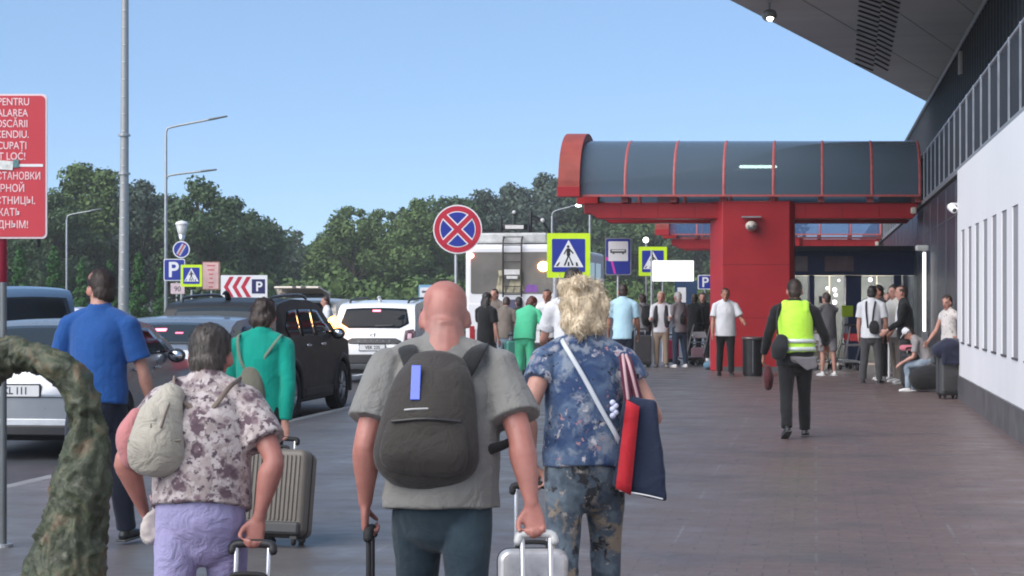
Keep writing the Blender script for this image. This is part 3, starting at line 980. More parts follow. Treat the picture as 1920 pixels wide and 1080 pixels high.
gl_ = MB(); gl_.prism([(-23 / s, z - 1 / s), (-12 / s, z - 1 / s), (-4 / s, z - 32 / s), (-8 / s, z - 32 / s), (-14 / s, z - 9 / s), (-23 / s, z - 7 / s)], -.0185, -.0161)
gl_.build('pink_sticker', M('pink_sticker', (.75, .05, .45), .5, var=.1), o)
# blank white board on two posts
s = 76
o = thing('white_board', 'blank bright white board on two thin posts before the red pillar', 'board', at(1262, s, 0))
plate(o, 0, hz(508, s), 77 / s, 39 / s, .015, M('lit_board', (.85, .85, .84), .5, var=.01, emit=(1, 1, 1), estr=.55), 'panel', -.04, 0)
MB().tube([((1222 - 1262) / s, .05, 0), ((1222 - 1262) / s, .05, hz(470, s))], .026, n=8, sub=1).build('post', steel, o)
MB().tube([((1243 - 1262) / s, .05, 0), ((1243 - 1262) / s, .05, hz(490, s))], .026, n=8, sub=1).build('post', steel, o)
# small parking sign by the pillar and the blue information board
s = 64
o = post_sign('parking_sign', 'small blue parking sign right beside the red pillar', 'road sign', 1322, s, 0, 535)
plate(o, 0, hz(529, s), 27 / s, 27 / s, .03, sg_white, 'border'); plate(o, 0, hz(529, s), 24 / s, 24 / s, .03, sg_blue, 'plate', -.016, -.0121)
text('letter', 'P', 26 / s, sg_white, o, (0, -.018, hz(530, s)), bold=.006)
s = 62
o = post_sign('information_board', 'dark blue information board with white notice under the blank board', 'board', 1286, s, 0, 560, r=.05)
plate(o, 0, hz(548, s), 42 / s, 44 / s, .02, M('board_blue', (.03, .06, .13), .4), 'panel'); plate(o, -8 / s, hz(553, s), 16 / s, 28 / s, .01, sg_white, 'notice', -.016, -.0121)
# little stop sign behind the bald head
s = 74
o = post_sign('bus_stop_sign', 'small white and blue stop sign peeping out left of the bald head', 'road sign', 798, s, 0, 560)
plate(o, 0, hz(553, s), 26 / s, 38 / s, .03, M('pale_blue', (.22, .42, .6), .4), 'border'); plate(o, 0, hz(548, s), 21 / s, 18 / s, .02, sg_white, 'panel', -.016, -.0121)
m = MB(); m.prism(round_rect(14 / s, 4 / s, .01, cx=0, cz=hz(547, s)), -.019, -.0161); m.build('bus_symbol', M('symbol_grey', (.09, .1, .1), .5), o)
# sign cluster on the left
s = 60.5
o = post_sign('end_restriction_sign', 'small round blue sign with grey and red slash under the lantern', 'road sign', 340, s, RZ, 482)
z = hz(468, s) - RZ
disc(o, 16 / s, sg_white, 'plate', -.012, 0, z); disc(o, 14 / s, sg_blue, 'field', -.016, -.0121, z)
m = MB().box((0, -.019, z), (22 / s, .003, 9 / s), ry=R(-60)); m.build('grey_band', M('band_grey', (.5, .5, .54), .5), o)
m = MB().box((0, -.0225, z), (24 / s, .003, 2.5 / s), ry=R(-60)); m.build('red_slash', sg_red, o)
s = 62
striped = M('post_striped', (.5, .5, .5), .5)
o = post_sign('parking_sign', 'blue parking sign with a small time plate on a striped post', 'road sign', 327, s, RZ, 530, postx=331)
zz = lambda py: hz(py, s) - RZ
plate(o, 0, zz(506), 40 / s, 41 / s, .04, sg_white, 'border'); plate(o, 0, zz(506), 37 / s, 38 / s, .04, sg_blue, 'plate', -.016, -.0121)
text('letter', 'P', 40 / s, sg_white, o, (-2 / s, -.018, zz(507)), bold=.012)
plate(o, 6 / s, zz(541), 26 / s, 20 / s, .02, M('tag_pink', (.66, .5, .54), .5), 'time_plate')
text('digits', '90', 13 / s, sg_black, o, (6 / s, -.014, zz(542)))
m = MB()
for k in range(5): m.lathe([(.034, zz(556 + k * 9)), (.036, zz(556 + k * 9)), (.036, zz(560 + k * 9)), (.034, zz(560 + k * 9))], c=((331 - 327) / s, .04, 0), n=10)
m.build('stripe', sg_black, o)
s = 63
o = crossing_sign(359, 517, 40, s, 'leftmost crossing sign between the parking sign and the pink board', 545, RZ)
s = 61
o = post_sign('notice_board', 'pinkish notice board with red lines right of the leftmost crossing sign', 'board', 396, s, RZ, 545)
zz = lambda py: hz(py, s) - RZ
plate(o, 0, zz(517), 33 / s, 53 / s, .02, M('board_rust', (.34, .16, .12), .6), 'border')
plate(o, -1 / s, zz(517), 29 / s, 49 / s, .02, M('board_pink', (.72, .46, .44), .5), 'panel', -.016, -.0121)
m = MB()
for k, wq in enumerate((15, 12, 8, 6, 10, 8)): m.box((0, -.018, zz(498 + k * 8)), (wq / s, .003, 2.2 / s))
m.build('text_line', M('line_red', (.6, .1, .12), .5), o)
s = 66
o = thing('chevron_board', 'white board with three red chevrons pointing left and a parking symbol', 'road sign', at(458, s, RZ))
zz = lambda py: hz(py, s) - RZ
plate(o, 0, zz(538), 87 / s, 44 / s, .02, sg_white, 'panel', -.05, 0)
m = MB()
for k in range(3):
    x0 = (-40 + k * 16) / s; zc = zz(538); q = 1 / s
    m.prism([(x0 + 2 * q, zc), (x0 + 13 * q, zc + 19 * q), (x0 + 21 * q, zc + 19 * q), (x0 + 10 * q, zc), (x0 + 21 * q, zc - 19 * q), (x0 + 13 * q, zc - 19 * q)], -.0545, -.0502)
m.build('chevron', sg_red, o)
plate(o, 27 / s, zz(537), 25 / s, 27 / s, .01, M('sign_indigo', (.02, .02, .10), .4), 'parking_plate', -.0545, -.0502)
text('letter', 'P', 25 / s, sg_white, o, (28 / s, -.057, zz(538)), bold=.008)
for xq in (-34, 34): MB().tube([(xq / s, .03, 0), (xq / s, .03, zz(525))], .03, n=8, sub=1).build('post', steel, o)
# big red sign at the left
s = 297
o = thing('fire_lane_sign', 'large red text sign on a red and grey post at the left edge', 'sign', at(0, s, 0))
zc = hz(312, s)
cxs = -2 / s
plate(o, cxs, zc, 182 / s, 271 / s, .03, M('sign_rose', (.82, .66, .68), .45, var=.03), 'border', -.014, 0)
plate(o, cxs, zc, 175 / s, 264 / s, .026, sg_fire, 'panel', -.018, -.0141)
rows = [('LOC PENTRU', 192, 57), ('INSTALAREA', 213, 54), ('AUTOSCĂRII', 233, 54), ('DE INCENDIU.', 253, 56), ('NU OCUPAȚI', 274, 52), ('ACEST LOC!', 294, 50),
        ('МЕСТО УСТАНОВКИ', 331, 78), ('ПОЖАРНОЙ', 354, 48), ('АВТОЛЕСТНИЦЫ.', 377, 68), ('ДЕРЖАТЬ', 399, 40), ('СВОБОДНЫМ!', 422, 55)]
for t_, py, xr in rows:
    text('lettering', t_, 19.5 / s, txt_pink, o, (xr / s, -.0195, hz(py, s)), align='RIGHT', bold=.0004, sx=.83 if t_ != 'МЕСТО УСТАНОВКИ' else .76)
MB().box((cxs, -.0195, hz(310.5, s)), (168 / s, .002, 5 / s)).build('dividing_line', sg_white, o)
m = MB().box((-10 / s, -.0235, hz(309, s)), (72 / s, .004, 17 / s), ry=R(3)); st_ = m.build('sticker', M('sticker_pale', (.70, .70, .66), .5, var=.25, scale=30), o)
MB().box((32 / s, -.0265, hz(307, s)), (10 / s, .002, 15 / s)).build('sticker_patch', M('sticker_teal', (.10, .22, .22), .5, var=.4, scale=80), st_)
pm = MB().tube([(4 / s, .028, 0), (4 / s, .028, hz(530, s))], .022, n=14, sub=1)
pm.build('post', M('post_grey', (.14, .15, .155), .5, metal=.3), o, smooth=True)
MB().tube([(4 / s, .028, hz(529, s)), (4 / s, .028, hz(190, s))], .023, n=14, sub=1, cap=(0, 1)).build('upper_post', M('post_red', (.38, .03, .06), .45), o, smooth=True)
MB().tube([(70 / s, .03, hz(460, s)), (70 / s, .03, hz(200, s))], .012, n=8, sub=1).build('back_rail', sg_black, o)
MB().lathe([(.022, 0.0), (.06, 0.0), (.06, .02), (.022, .02)], c=(4 / s, .028, 0), n=16).build('base_plate', steel, o)

# ---------------------------------------------------------------- bins, trolleys
o = thing('litter_bin', 'tall dark cylindrical litter bin in front of the red pillar', 'bin', at(1411, 92.5, 0))
MB().lathe([(0, 0.03), (.2, .03), (.205, .74), (.0, .74)], n=28).build('body', M('bin_dark', (.028, .028, .03), .35, metal=.4, var=.2), o, smooth=False, bevel=.008)
MB().lathe([(.21, .742), (.222, .745), (.222, .79), (.16, .80), (.15, .77), (0, .765)], n=28).build('rim', M('bin_rim', (.16, .13, .13), .4, metal=.5), o, smooth=True)
MB().box((-.02, -.208, .40), (.016, .012, .66)).build('seam', M('bin_seam', (.25, .25, .26), .4, metal=.6), o)
MB().lathe([(0, 0), (.18, 0), (.18, .029), (0, .029)], n=24).build('base', black_plastic, o)
def trolley(px, s, rz, label):
    o = thing('luggage_trolley', label, 'trolley', at(px, s, 0), rz, 'luggage trolleys by the entrance')
    m = MB()
    for sx in (-.24, .24):
        m.tube([(sx, -.28, .98), (sx, -.2, .9), (sx, .12, .18), (sx, .5, .16)], .016, n=8)
    m.tube([(-.24, .5, .16), (.24, .5, .16)], .016, n=8, sub=1); m.tube([(-.24, -.05, .55), (.24, -.05, .55)], .014, n=8, sub=1)
    m.build('frame', alu, o, smooth=True)
    MB().tube([(-.26, -.28, .99), (.26, -.28, .99)], .024, n=10, sub=1).build('handle', black_rubber, o, smooth=True)
    MB().box((0, .3, .19), (.44, .5, .02)).build('deck', steel, o)
    for sx, sy in ((-.2, .45), (.2, .45), (0, -.05)):
        MB().lathe([(0, -.02), (.055, -.02), (.07, 0), (.055, .02), (0, .02)], c=(sx, sy, .07), axis='X', n=16).build('wheel', black_rubber, o, smooth=True)
    MB().box((0, -.1, .72), (.4, .03, .16), rx=R(-25)).build('sign_panel', M('trolley_red', (.5, .05, .06), .5) if px > 1570 else white_paint, o, bevel=.01)
    return o
trolley(1592, 84, R(20), 'luggage trolley with red panel standing by the entrance doors')
trolley(1606, 86, R(12), 'luggage trolley parked closest to the man with braces')
trolley(1533, 85, R(-15), 'luggage trolley behind the person taking a photograph')
trolley(1306, 80, R(30), 'luggage trolley left of the red pillar behind the people')
# ---------------------------------------------------------------- vehicles
def car_paint(name, col, rough=.28, metal=.5):
    return M(name, col, rough, metal=metal, var=.03, coat=.6 if sum(col) > .2 else .0, spec=.5 if sum(col) > .2 else .3)
tyre_m = M('tyre', (.014, .014, .015), .8, var=.2, scale=30)
rim_m = M('rim', (.42, .43, .45), .3, metal=.8)
win_m = glass_mat('tinted_window', (.010, .013, .018), .0, .04, .12)
winl_m = glass_mat('car_glass', (.03, .04, .05), .0, .04, .14)
lamp_r = M('tail_red', (.35, .01, .015), .15, var=.05, coat=.5)
lamp_on = glow('brake_glow', (1, .12, .18), 4.5)
plate_w = M('plate_white', (.66, .66, .66), .4, var=.04)
def wheel(parent, x, y, r, w=.2, side=1, steer=0.0):
    o = empty('wheel', (x, y, r), steer, parent)
    MB().lathe([(r * .62, -w / 2), (r * .93, -w / 2), (r, -w * .33), (r, w * .33), (r * .93, w / 2), (r * .62, w / 2), (r * .62, -w / 2)], axis='X', n=36).build('tyre', tyre_m, o, smooth=True)
    m = MB()
    f_ = side * w / 2 * .82
    m.lathe([(r * .60, f_ * .2), (r * .63, f_), (r * .56, f_ * 1.02), (r * .54, f_ * .7)], axis='X', n=30)
    for k in range(5):
        a = k * 2 * math.pi / 5
        for d_ in (-.16, .16):
            m.tube([(f_ * .95, r * .1 * math.cos(a), r * .1 * math.sin(a)), (f_ * .9, r * .57 * math.cos(a + d_), r * .57 * math.sin(a + d_))], [r * .06, r * .045], n=6, sub=1)
    m.lathe([(0, f_ * 1.0), (r * .14, f_ * .97), (r * .15, f_ * .6), (0, f_ * .6)], axis='X', n=14)
    m.build('rim', rim_m, o, smooth=True)
    MB().lathe([(0, f_ * .1), (r * .6, f_ * .1), (r * .6, f_ * .15), (0, f_ * .15)], axis='X', n=24).build('brake_disc', black_rubber, o)
    return o
class Car:
    """top: rear-to-front outline (y, z); the body is that outline swept across a width that tapers with height and at the ends"""
    def __init__(s, name, label, loc, rz, L, Wd, top, belt, paint, wr=.34, wb=(.8, 3.4), sill=.25, tumble=.22, cat='car', group='cars queued along the kerb', crown=.10):
        s.o = thing(name, label, cat, loc, rz, group)
        s.L, s.hw, s.belt, s.tum, s.crown, s.sill = L, Wd / 2, belt, tumble, crown, sill
        ty = np.array([p[0] for p in top]); tz = np.array([p[1] for p in top])
        s.ty, s.tz = ty, tz
        ys = np.unique(np.concatenate([np.linspace(0, L, 110), ty, np.linspace(0, .5, 22), np.linspace(L - .5, L, 14)]))
        # smooth outline
        fine = np.interp(np.linspace(0, L, 900), ty, tz)
        k = np.ones(25) / 25
        fs = np.convolve(np.pad(fine, 12, mode='edge'), k, 'valid')
        lin = np.linspace(0, L, 900)
        s.zt = lambda y: np.interp(y, lin, fs)
        def zb(y):
            z = sill + .13 * max(0, 1 - y / .5) ** 2 + .1 * max(0, 1 - (L - y) / .5) ** 2
            for wy in wb:
                d = abs(y - wy); ra = wr + .07
                if d < ra: z = max(z, wr + math.sqrt(ra * ra - d * d))
            return z
        nr, nx = 12, 12
        V_, F_ = [], []
        idx = {}
        def vid(x, y, z):
            V_.append(s.T(x, y, z)); return len(V_) - 1
        for sd in (-1, 1):
            g = []
            for y in ys:
                b, t = zb(y), float(s.zt(y))
                t = max(t, b + .02)
                g.append([vid(sd * s.W(y, b + (t - b) * r / nr), y, b + (t - b) * r / nr) for r in range(nr + 1)])
            for i in range(len(ys) - 1):
                for r in range(nr):
                    F_.append((g[i][r], g[i + 1][r], g[i + 1][r + 1], g[i][r + 1]))
        for which in (0, 1):
            g = []
            for y in ys:
                b, t = zb(y), float(s.zt(y)); t = max(t, b + .02)
                z = t if which else b
                w_ = s.W(y, z)
                g.append([vid(w_ * (2 * q / nx - 1), y, z) for q in range(nx + 1)])
            for i in range(len(ys) - 1):
                for q in range(nx):
                    F_.append((g[i][q], g[i + 1][q], g[i + 1][q + 1], g[i][q + 1]))
        for y in (ys[0], ys[-1]):
            b, t = zb(y), float(s.zt(y)); t = max(t, b + .02)
            g = []
            for r in range(nr + 1):
                z = b + (t - b) * r / nr; w_ = s.W(y, z)
                g.append([vid(w_ * (2 * q / nx - 1), y, z) for q in range(nx + 1)])
            for r in range(nr):
                for q in range(nx):
                    F_.append((g[r][q], g[r][q + 1], g[r + 1][q + 1], g[r + 1][q]))
        m = MB(); m.v, m.f = V_, F_
        s.body = m.build('body', paint, s.o, smooth=True, weld=True, bevel=.022, seg=3)
        s.body.modifiers['bevel'].angle_limit = R(40)
        wn_ = s.body.modifiers.new('wn', 'WEIGHTED_NORMAL')
        for wy in wb:
            for sd in (-1, 1):
                wheel(s.o, sd * (s.hw - .11), wy, wr, .21, sd)
        MB().span(-s.hw + .25, s.hw - .25, wb[0] - .5, wb[1] + .5, .18, .55).build('underbody', black_rubber, s.o)
    def W(s, y, z):
        w = s.hw
        for d, k in ((y, .09), (s.L - y, .14)):
            if d < .55: w -= k * (1 - d / .55) ** 2
        if z > s.belt: w -= (z - s.belt) * s.tum + .02
        else: w -= .02 * ((s.belt - .25 - z) / .45) ** 2 if z < s.belt - .25 else .02 * ((z - s.belt + .25) / .25) ** 2
        return w
    def T(s, x, y, z):
        q = (x / s.hw) ** 2
        y2 = y + s.crown * q * math.exp(-y / .6) - s.crown * 1.6 * q * math.exp(-(s.L - y) / .6)
        z2 = z - (.045 * q if z > s.belt + .25 else .012 * q)
        return (x, y2, z2)
    def yr(s, z):                                         # rear outline: y at height z
        yy = np.linspace(0, s.L * .45, 500); zz = s.zt(yy)
        i = np.argmax(zz >= z) if (zz >= z).any() else 0
        return float(yy[i])
    def patch(s, name, poly, where, mat, off=.006, parent=None, thick=.004, cuts=3):
        """thin panel laid on the rear ('r', poly in x, z) or a side ('L'/'R', poly in y, z)"""
        bm = bmesh.new()
        vs = [bm.verts.new((p[0], 0, p[1])) for p in poly]
        f = bm.faces.new(vs)
        bmesh.ops.triangulate(bm, faces=[f])
        for _ in range(cuts):
            bmesh.ops.subdivide_edges(bm, edges=bm.edges[:], cuts=1, use_grid_fill=True)
            bmesh.ops.triangulate(bm, faces=bm.faces[:])
        pts = [v.co.copy() for v in bm.verts]
        for v in bm.verts:
            a, b = v.co.x, v.co.z
            if where == 'r':
                x, y, z = s.T(a, s.yr(b), b); v.co = (x, y - off - .009, z + off * .35 + .004)
            else:
                sd = 1 if where == 'R' else -1
                x, y, z = s.T(sd * s.W(a, b), a, b); v.co = (x + sd * off, y, z)
        bmesh.ops.recalc_face_normals(bm, faces=bm.faces)
        me = bpy.data.meshes.new(name); bm.to_mesh(me); bm.free()
        me.materials.append(mat)
        me.polygons.foreach_set('use_smooth', [True] * len(me.polygons))
        o = bpy.data.objects.new(name, me); C.objects.link(o); o.parent = parent or s.o
        so = o.modifiers.new('thick', 'SOLIDIFY'); so.thickness, so.offset = thick, 0
        return o
    def sym(s, name, poly, mat, **k):
        s.patch(name, poly, 'r', mat, **k); s.patch(name, [(-x, z) for x, z in reversed(poly)], 'r', mat, **k)
    def plate(s, t, z, w=.52, h=.115, size=.10, x=0.0):
        y = s.yr(z) - .012
        p = MB().prism(round_rect(w, h, .012, cx=x, cz=z), y - .012, y).build('number_plate', plate_w, s.o)
        if t: text('lettering', t, size, sg_black, p, (x + .01, y - .0135, z - .002), sx=.86, bold=.002)
        MB().prism(round_rect(w + .03, h + .03, .016, cx=x, cz=z), y + .0005, y + .014).build('plate_frame', black_plastic, p)
    def mirror(s, y, z, mat):
        for sd in (-1, 1):
            x = sd * (s.W(y, z) + .11)
            m = MB().ball((x, y, z), (.11, .07, .085)).build('mirror', mat, s.o, smooth=True)
            MB().ball((x, y - .035, z), (.085, .04, .062)).build('mirror_glass', chrome, m, smooth=True)
# -- white SUV, rear seen between the dark SUV and the bald man
s = 94
cx = 698
suv_top = [(0, .62), (.03, .80), (.07, .98), (.12, 1.06), (.2, 1.22), (.40, 1.56), (.55, 1.615), (1.2, 1.665), (2.0, 1.66), (2.5, 1.60), (3.2, 1.16), (3.5, 1.08), (4.1, 1.0), (4.28, .86), (4.34, .62)]
c = Car('white_suv', 'white SUV with roof rails, dark rear window and red brake light on', at(cx, s, RZ), -TH, 4.34, 1.82, suv_top, 1.06, car_paint('paint_white', (.78, .78, .79), .3, 0), wr=.35, wb=(.82, 3.48))
c.patch('rear_window', [(-.62, 1.50), (.62, 1.50), (.70, 1.20), (.52, 1.10), (-.52, 1.10), (-.70, 1.20)], 'r', win_m)
c.patch('side_window', [(.62, 1.24), (.95, 1.50), (1.35, 1.53), (1.35, 1.12), (.7, 1.12)], 'R', win_m); c.patch('side_window', [(1.42, 1.53), (2.28, 1.52), (2.85, 1.12), (1.42, 1.12)], 'R', win_m)
c.patch('side_window', [(.62, 1.24), (.95, 1.50), (1.35, 1.53), (1.35, 1.12), (.7, 1.12)], 'L', win_m); c.patch('side_window', [(1.42, 1.53), (2.28, 1.52), (2.85, 1.12), (1.42, 1.12)], 'L', win_m)
c.patch('brake_light', [(-.06, 1.425), (.10, 1.425), (.10, 1.455), (-.06, 1.455)], 'r', lamp_on, off=.012)
c.patch('wiper', [(.02, 1.125), (.42, 1.14), (.42, 1.16), (.02, 1.15)], 'r', black_plastic, off=.016)
tl = [(.62, .82), (.84, .82), (.85, 1.02), (.80, 1.08), (.64, 1.05)]
c.patch('tail_light', tl, 'r', M('tail_dark', (.07, .02, .03), .2, coat=.5), off=.015); c.patch('tail_light', [(.70, .88), (.78, .88), (.78, .99), (.70, .99)], 'r', M('lamp_clear', (.6, .4, .45), .2), off=.024)
c.patch('tail_light', [(-x, z) for x, z in reversed(tl)], 'r', M('tail_dark', (.07, .02, .03), .2, coat=.5), off=.015)
bl = MB().ball((-.80, .03, 1.19), (.13, .10, .15)); bl.build('indicator', glow('indicator_glow', (1, .42, .06), 7), c.o, smooth=True)
c.patch('trim_bar', [(-.47, .785), (.52, .785), (.58, .84), (.46, .895), (-.43, .895), (-.56, .84)], 'r', black_plastic, off=.012)
for k, ch in enumerate('DUSTER'):
    text('badge_letter', ch, .056, chrome, c.o, (-.28 + k * .125, c.yr(.84) - .022, .84), bold=.001)
m = MB(); 
m.tube([(0.02, -.02, .99), (-.045, -.02, .985), (-.05, -.02, .945), (0.02, -.02, .94), (.022, -.02, .965)], .009, n=6); m.tube([(.03, -.02, 1.03), (.03, -.02, .94)], .009, n=6, sub=1)
m.build('emblem', chrome, c.o, smooth=True).location = (0, c.yr(.98), 0)
c.plate('VEK 235', .715)
c.patch('bumper', [(-.80, .38), (.80, .38), (.84, .52), (.80, .57), (-.80, .57), (-.84, .52)], 'r', black_plastic, off=.02)
m = MB()
for sd in (-1, 1): m.tube([(sd * .60, .62, 1.60), (sd * .61, .8, 1.665), (sd * .62, 2.0, 1.70), (sd * .62, 2.4, 1.655)], (.022, .022), n=8)
m.build('roof_rail', black_plastic, c.o, smooth=True)
MB().tube([(0, .7, 1.66), (0, .62, 1.72), (0, .45, 1.70)], [.04, .03, .008], n=8).build('aerial', white_paint, c.o, smooth=True)
c.mirror(2.75, 1.12, M('mirror_white', (.7, .7, .7), .3))
# -- dark SUV in front of the green jacket
s = 138
g_dark = car_paint('paint_graphite', (.020, .021, .024), .42, .0)
big_top = [(0, .66), (.03, .84), (.06, 1.0), (.11, 1.10), (.2, 1.26), (.36, 1.58), (.5, 1.65), (1.2, 1.71), (2.1, 1.70), (2.6, 1.63), (3.3, 1.20), (3.6, 1.12), (4.15, 1.03), (4.33, .9), (4.40, .66)]
c = Car('dark_suv', 'dark graphite SUV with tinted windows beside the person in the green jacket', at(1530 - 8.22 * s, s, RZ), -TH - R(.5), 4.4, 1.86, big_top, 1.10, g_dark, wr=.37, wb=(.85, 3.55))
c.patch('rear_window', [(-.60, 1.56), (.60, 1.56), (.72, 1.22), (.56, 1.13), (-.56, 1.13), (-.72, 1.22)], 'r', winl_m)
for sd in 'RL':
    c.patch('side_window', [(.55, 1.28), (.85, 1.55), (1.3, 1.57), (1.3, 1.17), (.68, 1.17)], sd, win_m)
    c.patch('side_window', [(1.36, 1.57), (2.05, 1.57), (2.05, 1.17), (1.36, 1.17)], sd, win_m)
    c.patch('side_window', [(2.12, 1.57), (2.42, 1.55), (3.0, 1.18), (2.12, 1.17)], sd, win_m)
    for y in (1.45, 2.25): 
        c.patch('door_handle', [(y, 1.02), (y + .2, 1.02), (y + .2, 1.055), (y, 1.055)], sd, chrome, off=.025, thick=.03, cuts=1)
    c.patch('sill_cladding', [(1.35, .30), (3.05, .30), (3.05, .42), (1.35, .42)], sd, black_plastic, off=.012)
    sg_ = 1 if sd == 'R' else -1
    for wy in (.85, 3.55):
        m = MB()
        pts = [(sg_ * (c.W(wy, .5) - .0), wy + .46 * math.cos(R(a)), .37 + .46 * math.sin(R(a))) for a in range(-10, 191, 12)]
        m.tube(pts, (.03, .045), n=6, side=(1, 0, 0), sub=1)
        m.build('wheel_arch', black_plastic, c.o, smooth=True)
tl = [(.60, .86), (.86, .86), (.86, 1.08), (.74, 1.10), (.60, 1.02)]
c.sym('tail_light', tl, lamp_r, off=.014)
c.patch('bumper', [(-.82, .40), (.82, .40), (.86, .54), (.82, .60), (-.82, .60), (-.86, .54)], 'r', black_plastic, off=.02)
c.patch('chrome_strip', [(-.42, .985), (-.22, .985), (-.22, 1.015), (-.42, 1.015)], 'r', chrome, off=.012)
c.plate('', .76)
m = MB()
for sd in (-1, 1): m.tube([(sd * .62, .6, 1.63), (sd * .63, .8, 1.71), (sd * .63, 2.1, 1.745), (sd * .63, 2.5, 1.69)], (.02, .022), n=8)
m.build('roof_rail', M('rail_black', (.03, .03, .03), .3), c.o, smooth=True)
MB().tube([(0, .75, 1.70), (0, .66, 1.77), (0, .5, 1.75)], [.045, .035, .008], n=8).build('aerial', g_dark, c.o, smooth=True)
c.mirror(2.95, 1.17, g_dark)
# -- silver car on the left with plate 111
s = 180
silver = car_paint('paint_silver', (.33, .34, .36), .3, .6)
sed = [(0, .60), (.03, .80), (.06, .97), (.12, 1.02), (.42, 1.06), (.62, 1.10), (1.05, 1.38), (1.35, 1.455), (1.9, 1.47), (2.4, 1.42), (3.2, 1.06), (3.5, .98), (4.2, .88), (4.4, .76), (4.46, .6)]
c = Car('silver_sedan', 'silver sedan with white number plate behind the bark-like sculpture', at(28, s, RZ), -TH + R(4), 4.46, 1.80, sed, 1.0, silver, wr=.325, wb=(.95, 3.55))
def yroof(z): return c.yr(z)
c.patch('rear_window', [(-.58, 1.39), (.58, 1.39), (.68, 1.13), (-.68, 1.13)], 'r', winl_m)
for sd in 'RL':
    c.patch('side_window', [(.95, 1.10), (1.2, 1.36), (1.75, 1.40), (1.75, 1.06), (1.0, 1.06)], sd, win_m)
    c.patch('side_window', [(1.82, 1.40), (2.2, 1.38), (2.95, 1.07), (1.82, 1.06)], sd, win_m)
    for y in (1.25, 2.1): c.patch('door_handle', [(y, .90), (y + .18, .90), (y + .18, .93), (y, .93)], sd, silver, off=.022, thick=.025, cuts=1)
c.sym('tail_light', [(.40, .83), (.84, .78), (.84, .97), (.60, .97)], lamp_on, off=.012)
c.plate('KL 111', .73, size=.105)
c.patch('bumper_trim', [(-.82, .36), (.82, .36), (.84, .43), (-.84, .43)], 'r', M('trim_pale', (.62, .63, .65), .3, metal=.3), off=.02)
c.patch('bumper_lower', [(-.80, .26), (.80, .26), (.82, .355), (-.82, .355)], 'r', black_plastic, off=.02)
c.patch('trunk_seam', [(-.78, .655), (.78, .655), (.78, .665), (-.78, .665)], 'r', black_plastic, off=.004)
c.mirror(2.75, 1.02, M('mirror_dark', (.05, .05, .055), .3))
MB().ball((-.2, 1.2, 1.33), (.14, .05, .02)).build('brake_light', lamp_on, c.o, smooth=True)
# -- grey car ahead of it in the far lane
s = 150
c = Car('grey_hatchback', 'blue-grey car with two red rear lights left of the dark SUV', at(292, s, RZ), -TH, 4.3, 1.76, [(0, .62), (.03, .82), (.07, 1.0), (.15, 1.08), (.6, 1.36), (.9, 1.44), (1.5, 1.47), (2.2, 1.43), (3.0, 1.06), (3.3, .98), (4.0, .9), (4.22, .78), (4.3, .6)], 1.04, car_paint('paint_bluegrey', (.25, .28, .33), .3, .5), wr=.32, wb=(.8, 3.4))
c.patch('rear_window', [(-.60, 1.38), (.60, 1.38), (.72, 1.12), (-.72, 1.12)], 'r', winl_m)
for sd in 'RL': c.patch('side_window', [(.75, 1.12), (1.1, 1.36), (2.1, 1.38), (2.75, 1.08), (.85, 1.08)], sd, win_m)
c.sym('tail_light', [(.60, .84), (.84, .82), (.84, 1.0), (.66, 1.0)], lamp_r, off=.012)
c.patch('brake_light', [(-.19, 1.27), (-.02, 1.27), (-.02, 1.30), (-.19, 1.30)], 'r', lamp_on, off=.014)
c.patch('brake_light', [(.12, 1.24), (.22, 1.24), (.22, 1.255), (.12, 1.255)], 'r', glow('brake_dim', (1, .15, .25), 1.2), off=.014)
c.patch('bumper', [(-.78, .36), (.78, .36), (.80, .52), (-.80, .52)], 'r', black_plastic, off=.02)
c.plate('', .72); c.mirror(2.55, 1.06, black_plastic)
# -- beige SUV with its hatch up
s = 74
beige = car_paint('paint_beige', (.42, .37, .31), .3, .3)
c = Car('beige_suv', 'beige SUV with its tailgate raised beyond the dark SUV', at(566, s, RZ), -TH, 4.4, 1.84, big_top, 1.10, beige, wr=.36, wb=(.85, 3.5))
c.patch('boot_opening', [(-.66, 1.58), (.66, 1.58), (.70, .84), (-.70, .84)], 'r', black_mat)
c.sym('tail_light', [(.70, .86), (.88, .86), (.88, 1.18), (.74, 1.14)], lamp_r, off=.016)
c.patch('reverse_light', [(.40, 1.02), (.47, 1.02), (.47, 1.09), (.40, 1.09)], 'r', glow('cargo_glow', (1, .75, .5), 4), off=.02); c.patch('reverse_light', [(.52, 1.02), (.58, 1.02), (.58, 1.09), (.52, 1.09)], 'r', glow('cargo_glow', (1, .75, .5), 4), off=.02)
hm = MB(); hm.prism([(-.62, 0), (.62, 0), (.70, -.28), (.58, -1.0), (-.58, -1.0), (-.70, -.28)], 0, .07, 'XY')
h_ = hm.build('tailgate', beige, c.o, bevel=.025); h_.location = (0, .45, 1.70); h_.rotation_euler = (R(-14), 0, 0)
h2 = MB().prism([(-.52, -.06), (.52, -.06), (.56, -.5), (-.56, -.5)], -.008, -.002, 'XY').build('tailgate_window', win_m, h_)
MB().box((-.06, -1.01, .03), (.09, .02, .06)).build('latch', black_plastic, h_); MB().box((.18, -1.01, .03), (.12, .02, .05)).build('handle', black_plastic, h_)
for sx in (-.6, .6): MB().tube([(sx, .35, 1.35), (sx, -.05, 1.74)], .014, n=6, sub=1).build('gas_strut', black_plastic, c.o)
c.mirror(2.9, 1.17, beige)
